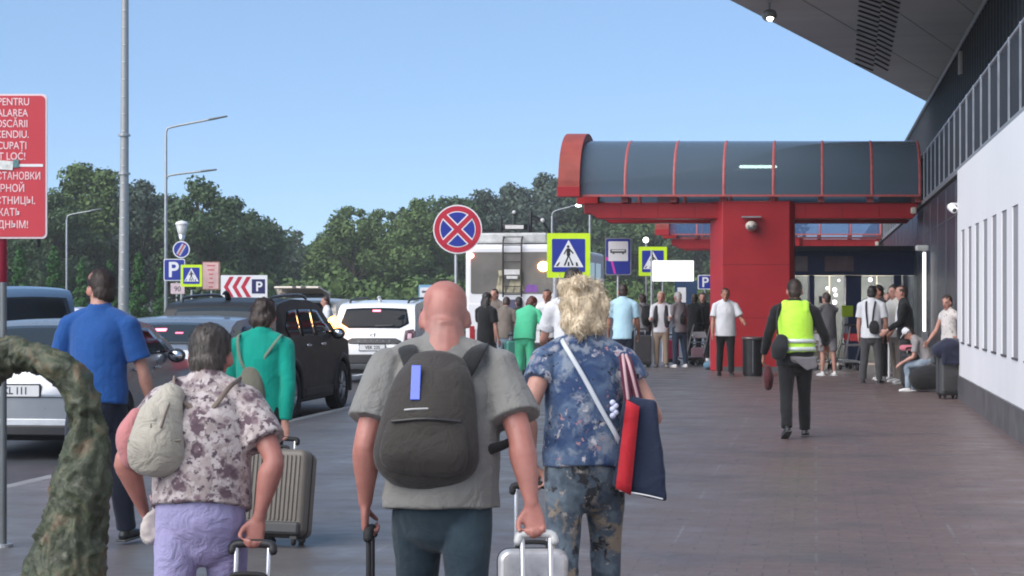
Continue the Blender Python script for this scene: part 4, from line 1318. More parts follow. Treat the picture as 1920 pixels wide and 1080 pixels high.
# -- lavender parked car roof and dark car behind the man in the blue polo
s = 70
c = Car('parked_car', 'pale lavender parked car just right of the man in the blue polo', at(255, s, RZ), R(62), 4.2, 1.74, sed, 1.0, car_paint('paint_lavender', (.34, .34, .42), .35, .3), wr=.31, wb=(.9, 3.3), group='cars parked beyond the road')
for sd in 'RL': c.patch('side_window', [(.95, 1.10), (1.2, 1.36), (2.2, 1.38), (2.95, 1.07), (1.0, 1.06)], sd, win_m)
c = Car('parked_car', 'dark parked car with green roof light left of the man in the blue polo', at(150, 74, RZ), R(70), 4.2, 1.74, sed, 1.0, car_paint('paint_navy', (.03, .04, .06), .3, .3), wr=.31, wb=(.9, 3.3), group='cars parked beyond the road')
for sd in 'RL': c.patch('side_window', [(.95, 1.10), (1.2, 1.36), (2.2, 1.38), (2.95, 1.07), (1.0, 1.06)], sd, winl_m)
MB().box((-.15, .2, 1.53), (.5, .18, .12)).build('roof_light', glow('taxi_glow', (.35, 1, .65), 1.6), c.o, bevel=.03).location = (0, 1.6, 0)
# -- blue van
s = 104
van_top = [(0, .66), (.03, .9), (.06, 1.1), (.12, 1.35), (.22, 1.75), (.36, 1.87), (.8, 1.92), (2.2, 1.92), (2.8, 1.84), (3.5, 1.26), (3.8, 1.15), (4.3, 1.0), (4.45, .85), (4.5, .6)]
c = Car('blue_van', 'dusty blue van behind the silver sedan at the left edge', at(72, s, RZ), R(38), 4.5, 1.82, van_top, 1.15, car_paint('paint_dustblue', (.10, .17, .27), .35, .2), wr=.34, wb=(.85, 3.45), tumble=.10, group='cars parked beyond the road')
c.patch('rear_window', [(-.66, 1.72), (.66, 1.72), (.74, 1.24), (-.74, 1.24)], 'r', win_m)
for sd in 'RL':
    c.patch('side_window', [(.4, 1.22), (.5, 1.70), (1.4, 1.74), (1.4, 1.22)], sd, winl_m); c.patch('side_window', [(1.5, 1.74), (2.5, 1.73), (3.1, 1.24), (1.5, 1.22)], sd, winl_m)
c.sym('tail_light', [(.80, .95), (.90, .95), (.90, 1.2), (.80, 1.2)], lamp_r, off=.012)
c.patch('rear_lamp', [(-.9, 1.02), (-.83, 1.02), (-.83, 1.2), (-.9, 1.2)], 'r', M('lamp_amber', (.6, .28, .1), .3), off=.02)
c.mirror(3.1, 1.25, black_plastic)
# -- far cars in the car park
for i, (px, s, rz_, colr, lab) in enumerate(((640, 50, 80, (.6, .6, .6), 'small white car far off left of the white SUV'), (470, 52, 75, (.05, .05, .06), 'dark car far off behind the chevron board'))):
    c = Car('parked_car', lab, at(px, s, RZ), R(rz_), 4.2, 1.74, sed, 1.0, car_paint('paint_far_%s' % ('pale' if i == 0 else 'dark'), colr, .35, .1), wr=.31, wb=(.9, 3.3), group='cars parked beyond the road')
    for sd in 'RL': c.patch('side_window', [(.95, 1.10), (1.2, 1.36), (2.2, 1.38), (2.95, 1.07), (1.0, 1.06)], sd, win_m, cuts=1)

# -- trolleybus
s = 70
BUS = thing('trolleybus', 'white trolleybus seen from behind with roof gear and ladder', 'trolleybus', at(958, s, RZ), -TH, None)
bw = 2.5; hb = 3.15
paint_b = M('bus_white', (.74, .73, .74), .4, var=.04, scale=1)
bb = MB().span(-bw / 2, bw / 2, 0, 11.5, .32, hb)
bb.build('body', paint_b, BUS, bevel=.12, seg=3)
MB().prism(round_rect(2.22, 1.12, .06, cx=0.02, cz=2.38), -.012, .0).build('rear_window', M('bus_rear_panel', (.16, .145, .125), .25, var=.3, scale=1.2, spec=.5), BUS)
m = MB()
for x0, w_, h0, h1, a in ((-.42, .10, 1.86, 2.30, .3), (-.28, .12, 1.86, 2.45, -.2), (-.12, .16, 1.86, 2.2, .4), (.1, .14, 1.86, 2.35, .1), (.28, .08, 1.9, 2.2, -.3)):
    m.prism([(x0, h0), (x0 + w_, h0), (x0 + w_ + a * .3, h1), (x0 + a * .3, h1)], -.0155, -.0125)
m.build('painted_window_reflection', M('reflection_cream', (.42, .37, .24), .4, var=.4, scale=6), BUS)  # reflections in the rear window, painted as flat cream shapes
m = MB().prism([(.35, 1.86), (.75, 1.86), (.7, 2.05), (.45, 2.08)], -.0155, -.0125); m.build('purple_sticker', M('sticker_purple', (.22, .08, .35), .4, var=.3), BUS)
m = MB()
for x0 in (-.20, .30):
    m.tube([(x0, -.10, 1.75), (x0, -.10, 3.1), (x0, .1, 3.35)], .024, n=8)
for k in range(8): m.tube([(-.20, -.10, 1.8 + k * .22), (.30, -.10, 1.8 + k * .22)], .014, n=6, sub=1)
m.build('ladder', black_plastic, BUS, smooth=True)
MB().box((.05, -.06, 1.02), (.52, .09, 1.3)).build('ladder_panel', M('bus_indigo', (.07, .07, .13), .5), BUS, bevel=.02)
MB().box((.05, -.11, 1.32), (.2, .01, .06)).build('bus_number', sg_white, BUS)
m = MB(); m.box((.05, -.13, 2.4), (.42, .02, .14)); m.box((.05, -.13, 2.26), (.3, .02, .08)); m.build('rope_catcher', M('catcher_pale', (.62, .6, .58), .5), BUS)
m = MB()
m.box((.0, .8, 3.32), (1.9, 1.3, .28)); m.box((0, 3.2, 3.3), (1.7, 2.2, .26))
m.build('roof_box', M('roof_gear', (.52, .52, .5), .5, var=.3, scale=3), BUS, bevel=.05)
m = MB()
m.box((.05, .5, 3.62), (.66, .4, .16)); m.tube([(-.35, .5, 3.5), (-.35, .5, 3.9)], .04, n=8, sub=1); m.tube([(.46, .5, 3.5), (.46, .5, 4.0)], .045, n=8, sub=1)
m.tube([(.02, .5, 3.7), (.02, .5, 3.98)], .03, n=8, sub=1); m.ball((.02, .5, 4.0), .07); m.tube([(.46, .5, 3.95), (.75, .6, 3.8), (.95, .8, 3.45)], .035, n=8); m.ball((.78, .5, 3.82), .09)
m.build('trolley_base', black_plastic, BUS, smooth=True)
m = MB(); m.box((.05, .28, 3.62), (.5, .03, .1)); m.ball((.02, .42, 4.02), .055); m.ball((.8, .4, 3.8), .06)
m.build('trolley_fitting', M('catcher_pale', (.62, .6, .58), .5), BUS)
m = MB()
for sx in (-1.0, -.6): m.tube([(sx, .2, 3.24), (sx + .1, .2, 3.42), (sx + .8, .3, 3.46)], .03, n=8)
m.tube([(-1.15, .15, 3.2), (-1.1, .15, 3.5), (-.5, .2, 3.55)], .018, n=6)
m.build('roof_pipe', black_rubber, BUS, smooth=True)
for sd, z_, mt in ((-1, 2.84, 'r'), (1, 2.55, 'a')):
    MB().ball((sd * 1.10 if mt == 'r' else .88, -.03, z_), (.10, .05, .07) if mt == 'r' else (.15, .05, .13)).build('tail_light' if mt == 'r' else 'display', glow('bus_red', (1, .25, .22), 9) if mt == 'r' else glow('bus_amber', (1, .52, .18), 11), BUS, smooth=True)
for sx in (-1.05, 1.05):
    MB().box((sx, -.01, .75), (.14, .03, .42)).build('rear_lamp', lamp_r, BUS, bevel=.01)
    for y in (1.9, 8.5): wheel(BUS, sx * 1.04, y, .46, .28, 1 if sx > 0 else -1)
MB().box((-.75, -.012, 1.2), (.8, .02, .7)).build('engine_hatch', paint_b, BUS, bevel=.01); MB().box((.78, -.012, 1.2), (.7, .02, .7)).build('engine_hatch', paint_b, BUS, bevel=.01)
MB().box((0, -.03, .42), (2.4, .1, .2)).build('bumper', black_plastic, BUS, bevel=.03)
m = MB()
for k in range(6): m.box((bw / 2 + .004, 1.2 + k * 1.7, 2.25), (.01, 1.45, 1.1))
m.build('side_window', win_m, BUS)
# ---------------------------------------------------------------- people
V3 = Vector
def rotx(v, a):
    return Matrix.Rotation(a, 3, 'X') @ v
def ik(Sh, T, l1, l2, pole):
    d = T - Sh; L = min(d.length, (l1 + l2) * .995)
    T = Sh + d.normalized() * L
    a = (l1 * l1 - l2 * l2 + L * L) / (2 * L)
    h = math.sqrt(max(0, l1 * l1 - a * a))
    u = d.normalized(); p = pole - u * pole.dot(u)
    p = p.normalized() if p.length > 1e-5 else V3((0, -1, 0))
    return Sh + u * a + p * h, T
def hand(mb, wr, d, pn, th, k, curl=25, spread=1.0):
    """palm, four jointed fingers and a thumb; d: finger direction, pn: palm normal, th: thumb side"""
    d = d.normalized(); pn = (pn - d * pn.dot(d)).normalized(); w = d.cross(pn)
    if w.dot(th) < 0: w = -w
    pl = .092 * k
    mb.tube([wr - d * .01 * k, wr + d * pl * .45 + w * .002, wr + d * pl], [(.026 * k, .019 * k), (.040 * k, .016 * k), (.041 * k, .0125 * k)], n=12, side=w, sub=3)
    for off, ln, r in ((.031, .066, .0088), (.0105, .076, .0092), (-.0105, .071, .0088), (-.0305, .056, .0078)):
        p = wr + d * pl * (.97 if abs(off) < .02 else .92) + w * off * k * spread
        dirn = (d + w * off * .8 * spread).normalized()
        pts = [p - dirn * .012 * k, p]
        axis = dirn.cross(pn).normalized()
        for fr_, cm in ((.45, .75), (.30, 1.15), (.25, .9)):
            dirn = Matrix.Rotation(R(curl * cm), 3, axis) @ dirn
            p = p + dirn * ln * k * fr_
            pts.append(p)
        mb.tube(pts, [r * k * 1.05, r * k * 1.08, r * k, r * k * .94, r * k * .8], n=8, sub=2)
    p = wr + d * pl * .22 + w * .026 * k
    t1 = (d * .75 + w * .75 + pn * .25).normalized()
    q = p + t1 * .036 * k; q2 = q + (d * .95 + w * .25 + pn * (.25 + curl / 120)).normalized() * .030 * k
    q3 = q2 + (d * .85 - w * .1 + pn * (.3 + curl / 90)).normalized() * .024 * k
    mb.tube([p - t1 * .02 * k, p, q, q2, q3], [.015 * k, .0135 * k, .0115 * k, .0105 * k, .0085 * k], n=9, sub=2)
SKIN = {'fair': (.49, .275, .215), 'tan': (.40, .20, .135), 'red': (.47, .215, .175), 'pale': (.56, .34, .27), 'dark': (.32, .15, .10)}
def head_rings(k):
    # (height above chin, half width, front y, back y)
    return [(-.012, .030, .055, .0), (.0, .040, .072, -.012), (.025, .053, .082, -.045), (.055, .062, .087, -.068), (.09, .068, .089, -.086), (.125, .0735, .090, -.096), (.16, .0755, .086, -.099), (.19, .071, .072, -.090), (.210, .055, .050, -.070), (.222, .036, .028, -.046), (.229, .016, .008, -.024)]
class P:
    pass
def person(name, label, px, s, H, face=0, lean=0, hunch=6, head=(0, 0), legL=(4, 4), legR=(-4, 4), armL=None, armR=None, girth=1.0, sh=1.0, skin='fair', vox=.013,
           top=None, bottom=None, shoes=None, hair=None, sleeve='short', hem=.47, shorts=False, ground=0.0, loose=1.0, curlL=25, curlR=25, fold=1.0, stance=1.0, neckline=0, seat=None, cuff=1.0, group=None, headk=1.06, neck=1.06, armk=1.0, neckl=.034, headfwd=.016, palmL='in', palmR='in', creases=False, handk=1.08):
    """face: heading in degrees (0 walks away from the camera, 180 faces it). arm: dict(t=(x, y, z)) hand target or (flex, out, elbow)"""
    o = thing(name, label, 'person', at(px, s, ground), R(face), group)
    k = H / 1.75
    p = P(); p.root = o; p.k = k
    hipw = .092 * k * stance
    # legs, pelvis at the origin first
    def leg(side, a):
        flex, knee = R(a[0]), R(a[1]); ab = R(a[2]) if len(a) > 2 else R(2.0)
        hp = V3((side * hipw, 0, 0))
        td = V3((side * math.sin(ab), math.sin(flex), -math.cos(flex)))
        kn = hp + td.normalized() * .245 * H
        f2 = flex - knee
        an = kn + V3((side * math.sin(ab) * .6, math.sin(f2), -math.cos(f2))).normalized() * .242 * H
        pitch = R(a[3]) if len(a) > 3 else (min(0, f2) if f2 < -.15 else max(0, f2 * .5))
        ft = V3((side * .16, math.cos(pitch), math.sin(pitch))).normalized()
        return hp, kn, an, ft
    LL, RL = leg(-1, legL), leg(1, legR)
    low = min(q[2].z - .082 * k + min(0, (q[3].z) * .13 * k) for q in (LL, RL))
    zp = -low if seat is None else seat
    up = V3((0, 0, zp))
    LL = [q + up for q in LL[:3]] + [LL[3]]; RL = [q + up for q in RL[:3]] + [RL[3]]
    # spine
    l1, l2 = R(lean), R(lean + hunch)
    dirs = lambda a: V3((0, math.sin(a), math.cos(a)))
    pel = up.copy()
    waist = pel + dirs(l1) * .105 * H
    chest = waist + dirs((l1 + l2) / 2) * .105 * H
    upper = chest + dirs(l2) * .085 * H
    nb = upper + dirs(l2) * .035 * H
    fwd = lambda a: V3((0, math.cos(a), -math.sin(a)))
    shw = .108 * H * sh
    shp = {q: upper + V3((q * shw, -.012 * k, -.020 * H)) for q in (-1, 1)}
    hp_, hy_ = R(head[0]), R(head[1])                      # nod down, turn (left positive)
    na = l2 * .9 + hp_ * .4
    hb = nb + dirs(na) * neckl * H + fwd(na) * headfwd * k
    HM = Matrix.Translation(hb + V3((0, .0, .0))) @ Matrix.Rotation(hy_, 4, 'Z') @ Matrix.Rotation(-(hp_ + l2 * .35), 4, 'X')
    hk = k * headk
    HP = lambda x, y, z: HM @ V3((x * hk, (y + .012) * hk, (z - .03) * hk))
    p.HP, p.hk, p.shp, p.upper, p.chest, p.waist, p.pel, p.nb, p.zp = HP, hk, shp, upper, chest, waist, pel, nb, zp
    # arms
    def arm(side, a):
        S_ = shp[side]
        u1, u2 = .172 * H, .150 * H
        if isinstance(a, dict):
            T = V3(a['t']); pole = V3(a.get('pole', (side * .5, -1, -.2)))
            E, Wr = ik(S_, T, u1, u2, pole)
        else:
            fx, ab, el = [R(q) for q in (a or (3, 8, 12))]
            d = V3((side * math.sin(ab), math.sin(fx) * math.cos(ab), -math.cos(fx) * math.cos(ab)))
            E = S_ + d * u1
            d2 = V3((side * math.sin(ab) * .4, math.sin(fx + el), -math.cos(fx + el))).normalized()
            Wr = E + d2 * u2
        return S_, E, Wr
    A = {-1: arm(-1, armL), 1: arm(1, armR)}
    p.A = A
    # ---- body: one continuous surface
    b = MB()
    g = girth
    tors = [(pel + V3((0, -.005, -.055 * H)), (.080 * H * g ** .5, .060 * H)), (pel + V3((0, -.006, 0)), (.092 * H * g ** .6, .066 * H * g ** .6)), (waist, (.078 * H * g, .060 * H * g)), (chest, (.088 * H * g ** .8, .066 * H * g ** .8)),
            (upper + V3((0, 0, -.01 * H)), (.096 * H * sh, .054 * H)), (nb + V3((0, 0, -.002 * H)), (.052 * H, .040 * H))]
    b.tube([q[0] for q in tors], [q[1] for q in tors], n=20, side=(1, 0, 0))
    b.tube([nb - dirs(na) * .03 * H, nb + dirs(na) * .03 * H, HP(0, -.02, .06)], [(.037 * H * neck, .038 * H * neck), (.032 * H * neck, .034 * H * neck), (.031 * H * neck, .034 * H * neck)], n=14, side=(1, 0, 0))
    hr = head_rings(k)
    b.tube([HP(0, (q[2] + q[3]) / 2, q[0]) for q in hr], [(q[1] * hk, (q[2] - q[3]) / 2 * hk) for q in hr], n=20, side=HM.to_3x3() @ V3((1, 0, 0)), sub=2, cap=(1, 0))
    b.tube([HP(0, .086, .115), HP(0, .098, .092), HP(0, .108, .074), HP(0, .094, .066)], [.008 * hk, .010 * hk, .0145 * hk, .010 * hk], n=8, sub=2)          # nose
    b.tube([HP(-.04, .080, .128), HP(0, .088, .126), HP(.04, .080, .128)], [.009 * hk, .011 * hk, .009 * hk], n=8, sub=2)                                   # brow
    b.tube([HP(-.024, .080, .040), HP(0, .089, .041), HP(.024, .080, .040)], [.006 * hk, .009 * hk, .006 * hk], n=8, sub=2)                                 # lips
    if creases:
        for zz_, yy_, ww_ in ((.035, -.083, .050), (.005, -.082, .054), (.062, -.090, .040)):
            b.tube([HP(-ww_, yy_ + .035, zz_), HP(-ww_ * .5, yy_ + .006, zz_), HP(0, yy_, zz_), HP(ww_ * .5, yy_ + .006, zz_), HP(ww_, yy_ + .035, zz_)], [.010 * hk, .013 * hk, .0135 * hk, .013 * hk, .010 * hk], n=8, sub=2)
    for q in (-1, 1):
        b.ball(HP(q * .083, .004, .090), (.010 * hk, .012 * hk, .018 * hk))
        b.ball(HP(q * .079, -.008, .095), (.0095 * hk, .021 * hk, .034 * hk), rot=(HM.to_3x3() @ Matrix.Rotation(q * R(-22), 3, 'Z')))                         # ear
        b.tube([nb + V3((0, 0, .006 * H)), (nb + shp[q]) / 2 + V3((0, 0, .002 * H)), shp[q]], [.030 * H, .031 * H, .030 * H], n=12)
        S_, E, Wr = A[q]
        b.tube([S_, S_.lerp(E, .3), E, E.lerp(Wr, .3), E.lerp(Wr, .75), Wr], [.030 * H * armk, .029 * H * g ** .4 * armk, .0225 * H * armk, .0245 * H * g ** .3 * armk, .0175 * H * armk, .0145 * H * armk ** .5], n=12)
        d = (Wr - E).normalized()
        cu = curlL if q < 0 else curlR
        pn = V3((-q * .95, .1, 0)) if abs(d.z) > .5 else V3((-q * .4, 0, -.9))
        th_ = V3((0, 1, .3))
        if (palmL if q < 0 else palmR) == 'back': pn, th_ = V3((0, -1, -.15)), V3((-q, 0, 0))
        hd = (d + V3((0, .05, -.12))).normalized()
        hand(b, Wr + d * .008 * k, hd, pn, th_, k * handk, cu)
        p.grip = getattr(p, 'grip', {}); p.grip[q] = Wr + hd * .108 * k * handk + pn.normalized() * .020 * k * handk
        hp, kn, an, ft = LL if q < 0 else RL
        b.tube([hp + V3((0, 0, .02 * H)), hp.lerp(kn, .35), kn, kn.lerp(an, .35) + V3((0, -.008 * H, 0)), an], [.050 * H, .047 * H, .031 * H, .031 * H, .020 * H], n=14)
        b.tube([an + V3((0, -.02 * k, -.045 * k)), an + ft * .05 * k + V3((0, 0, -.05 * k)), an + ft * .15 * k + V3((0, 0, -.058 * k))], [(.030 * k, .026 * k), (.036 * k, .024 * k), (.034 * k, .015 * k)], n=10, side=(1, 0, 0))
    def skinfold(co, no): return co + no * (fbm(co * 9, 2) * .0012)[:, None]
    bo = remesh(b, vox, 2, skinfold, skin_mat(), 'body', o)
    me = bo.data; n = len(me.vertices)
    co = np.zeros(n * 3); me.vertices.foreach_get('co', co); co = co.reshape(-1, 3)
    col = np.tile(np.array(SKIN[skin] if isinstance(skin, str) else skin), (n, 1))
    def near(pt, r): return np.clip(1 - np.linalg.norm(co - np.array(tuple(pt)), axis=1) / r, 0, 1)[:, None]
    for pt, r, c2, a in ((HP(0, .092, .040), .027, (.42, .10, .09), 1.2), (HP(-.034, .088, .108), .013, (.02, .015, .012), 2.2), (HP(.034, .088, .108), .013, (.02, .015, .012), 2.2),
                         (HP(-.034, .088, .128), .017, (.06, .035, .02), 1.3), (HP(.034, .088, .128), .017, (.06, .035, .02), 1.3), (HP(-.082, -.01, .095), .04, (.52, .17, .13), .6), (HP(.082, -.01, .095), .04, (.52, .17, .13), .6)):
        w_ = np.clip(near(pt, r * hk) * a, 0, 1); col = col * (1 - w_) + np.array(c2) * w_
    if creases:                                              # shaven hair round the back and sides, ruddy neck, freckled scalp
        hc = np.array(tuple(HP(0, -.03, .075)))
        w_ = np.clip(1.25 - np.abs(co[:, 2] - hc[2]) / (.060 * hk), 0, 1) * (np.linalg.norm(co[:, :2] - hc[:2], axis=1) < .13 * hk)
        w_ = (w_ * (.42 + .25 * vnoise(co * 60)))[:, None]
        col = col * (1 - w_) + np.array((.27, .16, .135)) * w_
        sp = (np.clip(vnoise(co * 45) - .45, 0, 1) * 1.2)[:, None]
        col = col * (1 - sp) + np.array((.36, .13, .10)) * sp
    col = col * (1 + .10 * fbm(co * 14, 3)[:, None])
    ca = me.attributes.new('tone', 'FLOAT_COLOR', 'POINT')
    ca.data.foreach_set('color', np.hstack([np.clip(col, 0, 1), np.ones((n, 1))]).astype(np.float32).ravel())
    # ---- clothing
    def folds(amp, fx=7, fz=3.2):
        def f(co, no):
            q = co * np.array([fx, fx, fz]) + 31.7 * s % 13
            r1 = 1 - np.abs(vnoise(q + .8 * np.stack([vnoise(co * 4 + 5), vnoise(co * 4 + 9), vnoise(co * 4 + 2)], 1)))
            return co + no * ((r1 - .6) * amp + vnoise(co * 18) * amp * .22)[:, None]
        return f
    cv = vox * .95
    if top:
        t = MB()
        e = .007 * k
        hz_ = hem * H if seat is None else pel.z - .03 * H
        gg = g * loose
        lowc = pel + V3((0, -.006, hz_ - pel.z)); lowc.y -= math.tan(l1) * (pel.z - hz_) * .3
        tt = [(lowc, (.104 * H * gg ** .7 + e, .076 * H * gg ** .7 + e)), (pel.lerp(waist, .35), (.102 * H * gg ** .7 + e, .075 * H * gg ** .75 + e)), (waist, (.092 * H * gg + e, .071 * H * gg + e)), (chest, (.094 * H * gg ** .8 + e, .072 * H * gg ** .8 + e)),
              (upper + V3((0, -.004, -.012 * H)), (.100 * H * sh + e, .058 * H + e)), (nb + V3((0, -.004, -.004 * H)), (.055 * H, .044 * H + e * .5))]
        t.tube([q[0] for q in tt], [q[1] for q in tt], n=24, side=(1, 0, 0), cap=(0, 1 if not neckline else 0))
        for q in (-1, 1):
            S_, E, Wr = A[q]
            t.tube([nb - V3((0, .006, .012 * H)), (nb + S_) / 2 + V3((0, -.004, .004 * H)), S_ + V3((0, 0, .001))], [.034 * H, .036 * H, .036 * H], n=12)
            if sleeve == 'long':
                t.tube([S_, S_.lerp(E, .4), E, E.lerp(Wr, .5), E.lerp(Wr, .93)], [.040 * H, .037 * H, .031 * H, .029 * H, .0235 * H], n=14, cap=(1, 0))
            elif sleeve == 'short':
                en = S_.lerp(E, .72 * cuff)
                t.tube([S_, S_.lerp(E, .35), en], [.040 * H * armk ** .6, .041 * H * loose ** .5 * armk, .043 * H * loose ** .5 * g ** .3 * armk], n=14, cap=(1, 0))
            else:
                t.tube([S_, S_.lerp(E, .16)], [.038 * H, .037 * H], n=12, sub=1)
        if not neckline:
            t.tube([nb - dirs(na) * .02 * H, nb + dirs(na) * .022 * H + V3((0, -.004 * H, 0))], [(.044 * H, .046 * H), (.0395 * H, .041 * H)], n=16, side=(1, 0, 0), sub=1, cap=(0, 0))
        p.shirt = remesh(t, cv, 2, folds(.010 * fold * k), top, 'shirt' if sleeve != 'long' else 'jacket', o)
    if bottom:
        t = MB()
        zt_ = pel + dirs(l1) * .045 * H
        t.tube([pel + V3((0, -.004, -.075 * H)), pel + V3((0, -.008, -.02 * H)), zt_], [(.090 * H * g ** .5, .066 * H), (.100 * H * g ** .6, .074 * H * g ** .55), (.092 * H * g ** .7, .068 * H * g ** .75)], n=20, side=(1, 0, 0), cap=(1, 0))
        for hp, kn, an, ft in (LL, RL):
            if shorts:
                t.tube([hp + V3((0, 0, .01 * H)), hp.lerp(kn, .4), hp.lerp(kn, .95)], [.058 * H, .057 * H, .050 * H * loose], n=16, cap=(1, 0))
            else:
                t.tube([hp + V3((0, -.004, .01 * H)), hp.lerp(kn, .4), kn, kn.lerp(an, .45) + V3((0, -.006 * H, 0)), kn.lerp(an, 1.02)], [.057 * H * g ** .3, .054 * H * g ** .3, .040 * H * loose, .037 * H * loose, .033 * H * loose], n=16, cap=(1, 0))
        p.trousers = remesh(t, cv, 2, folds(.008 * fold * k, 8, 4), bottom, 'trousers' if not shorts else 'shorts', o)
    if shoes:
        for hp, kn, an, ft in (LL, RL):
            t = MB()
            u = V3((0, 0, 1)); dn = (u - ft * u.dot(ft)).normalized()
            hl = an - ft * .035 * k
            t.tube([hl - dn * .050 * k, an + ft * .05 * k - dn * .050 * k, an + ft * .125 * k - dn * .056 * k, an + ft * .165 * k - dn * .060 * k], [(.036 * k, .034 * k), (.042 * k, .033 * k), (.043 * k, .024 * k), (.034 * k, .018 * k)], n=14, side=ft.cross(dn))
            t.tube([an - dn * .03 * k - ft * .012 * k, an + dn * .012 * k - ft * .012 * k], [(.036 * k, .044 * k), (.034 * k, .040 * k)], n=12, side=ft.cross(dn), cap=(0, 0))
            sh_ = remesh(t, max(.008, vox * .7), 2, None, shoes, 'shoe', o)
            MB().prism([(-.04 * k, -.075 * k), (-.046 * k, .02 * k), (-.048 * k, .10 * k), (-.036 * k, .175 * k), (.0, .19 * k), (.036 * k, .175 * k), (.048 * k, .10 * k), (.046 * k, .02 * k), (.04 * k, -.075 * k)], -.084 * k, -.070 * k, 'XY').build('sole', M('sole_' + shoes.name, [min(.7, c * 1.0 + .03) for c in (shoes.node_tree.nodes['Principled BSDF'].inputs['Base Color'].default_value[:3] if False else (.05, .05, .05))], .7) if 'white' not in shoes.name else M('sole_white', (.68, .67, .65), .6), sh_, bevel=.006).matrix_local = Matrix.Translation(an) @ Matrix((ft.cross(dn).normalized(), ft, dn)).transposed().to_4x4()
    if hair:
        style, hm = hair
        t = MB()
        rg = random.Random(int(px * 7))
        if style in ('short', 'crop'):
            e = 1.05 if style == 'crop' else 1.09
            t.ball(HP(0, -.012, .142), (.0765 * hk * e, .094 * hk * e, .090 * hk * e), n=18, m=12, rot=HM.to_3x3())
            t.ball(HP(0, -.048, .086), (.067 * hk * e, .056 * hk * e, .076 * hk * e), n=16, m=10, rot=HM.to_3x3())
            amp, fq = (.003, 70) if style == 'crop' else (.005, 50)
        elif style == 'fluffy':
            t.ball(HP(0, -.022, .135), (.108 * hk, .116 * hk, .120 * hk), n=20, m=14, rot=HM.to_3x3())
            t.ball(HP(0, -.055, .07), (.102 * hk, .074 * hk, .100 * hk), n=18, m=12, rot=HM.to_3x3())
            t.ball(HP(0, -.060, .02), (.070 * hk, .035 * hk, .050 * hk), n=16, m=10, rot=HM.to_3x3())
            for _ in range(26):
                a, z = rg.uniform(0, 6.28), rg.uniform(.0, .23)
                t.ball(HP(.078 * math.cos(a), -.03 + .075 * math.sin(a) - .02, z), rg.uniform(.022, .042) * hk, n=8, m=6)
            amp, fq = .014, 26
        elif style == 'long':
            t.ball(HP(0, -.020, .138), (.084 * hk, .095 * hk, .098 * hk), n=18, m=12, rot=HM.to_3x3())
            t.tube([HP(0, -.045, .14), HP(0, -.075, .04), HP(0, -.085, -.08), HP(0, -.080, -.20)], [(.080 * hk, .055 * hk), (.088 * hk, .048 * hk), (.085 * hk, .040 * hk), (.055 * hk, .022 * hk)], n=16, side=HM.to_3x3() @ V3((1, 0, 0)))
            amp, fq = .009, 30
        else:                                               # bob or bun
            t.ball(HP(0, -.022, .138), (.086 * hk, .096 * hk, .098 * hk), n=18, m=12, rot=HM.to_3x3())
            t.ball(HP(0, -.055, .075), (.084 * hk, .060 * hk, .085 * hk), n=16, m=10, rot=HM.to_3x3())
            if style == 'bun': t.ball(HP(0, -.115, .17), .045 * hk, n=14, m=9)
            amp, fq = .010, 34
        hv = min(.010, vox)
        inv = HM.inverted()
        face_y = .052 if style != 'fluffy' else .060
        def hf(co, no):
            q = co + no * ((vnoise(co * fq) * .6 + vnoise(co * np.array([fq * 2, fq * 2, fq * .7]))) * amp)[:, None]
            return q
        h_ = remesh(t, hv, 1, hf, hm, 'hair', o)
        # keep the face clear
        bm = bmesh.new(); bm.from_mesh(h_.data)
        kill = []
        for v in bm.verts:
            l = inv @ v.co; y, z, x = l.y / hk - .012, l.z / hk + .03, l.x / hk
            hl = .165 + (.0 if style == 'fluffy' else .012) - max(0, .05 - y) * 1.6
            if y > .0 and z < hl and style != 'fluffy': kill.append(v)
            elif style == 'fluffy' and y > .045 and z < .17: kill.append(v)
            elif style in ('short', 'crop') and abs(x) > .060 and y > -.045 and z < .105: kill.append(v)
        bmesh.ops.delete(bm, geom=kill, context='VERTS')
        if style in ('fluffy', 'short', 'bob', 'long', 'crop') and vox < .011:           # loose strands
            n_ = {'fluffy': 2200, 'short': 3200, 'crop': 2600, 'bob': 2400, 'long': 500}[style]
            bm.verts.ensure_lookup_table()
            vs = [v for v in bm.verts]
            base = [(v.co.copy(), v.normal.copy()) for v in (vs[rg.randrange(len(vs))] for _ in range(n_))]
            for c0, nn in base:
                L_ = (rg.uniform(.02, .055) if style == 'fluffy' else rg.uniform(.016, .034)) * hk
                dn = V3((rg.uniform(-.5, .5), rg.uniform(-.6, .1), -1.0 if style != 'fluffy' else rg.uniform(-1, .5)))
                t1 = (dn - nn * dn.dot(nn)).normalized()
                w_ = nn.cross(t1) * (.0011 if style == 'fluffy' else .0008)
                lift = rg.uniform(.05, .45) if style == 'fluffy' else rg.uniform(.05, .25)
                p0, p1, p2 = c0 - nn * .003, c0 + t1 * L_ * .5 + nn * L_ * lift * .6, c0 + t1 * L_ + nn * L_ * (lift * .5 if style == 'fluffy' else .05)
                a = [bm.verts.new(p0 - w_), bm.verts.new(p0 + w_), bm.verts.new(p1 + w_), bm.verts.new(p1 - w_), bm.verts.new(p2)]
                bm.faces.new((a[0], a[1], a[2], a[3])); bm.faces.new((a[3], a[2], a[4]))
        for f in bm.faces: f.smooth = True
        bm.to_mesh(h_.data); bm.free()
    return p
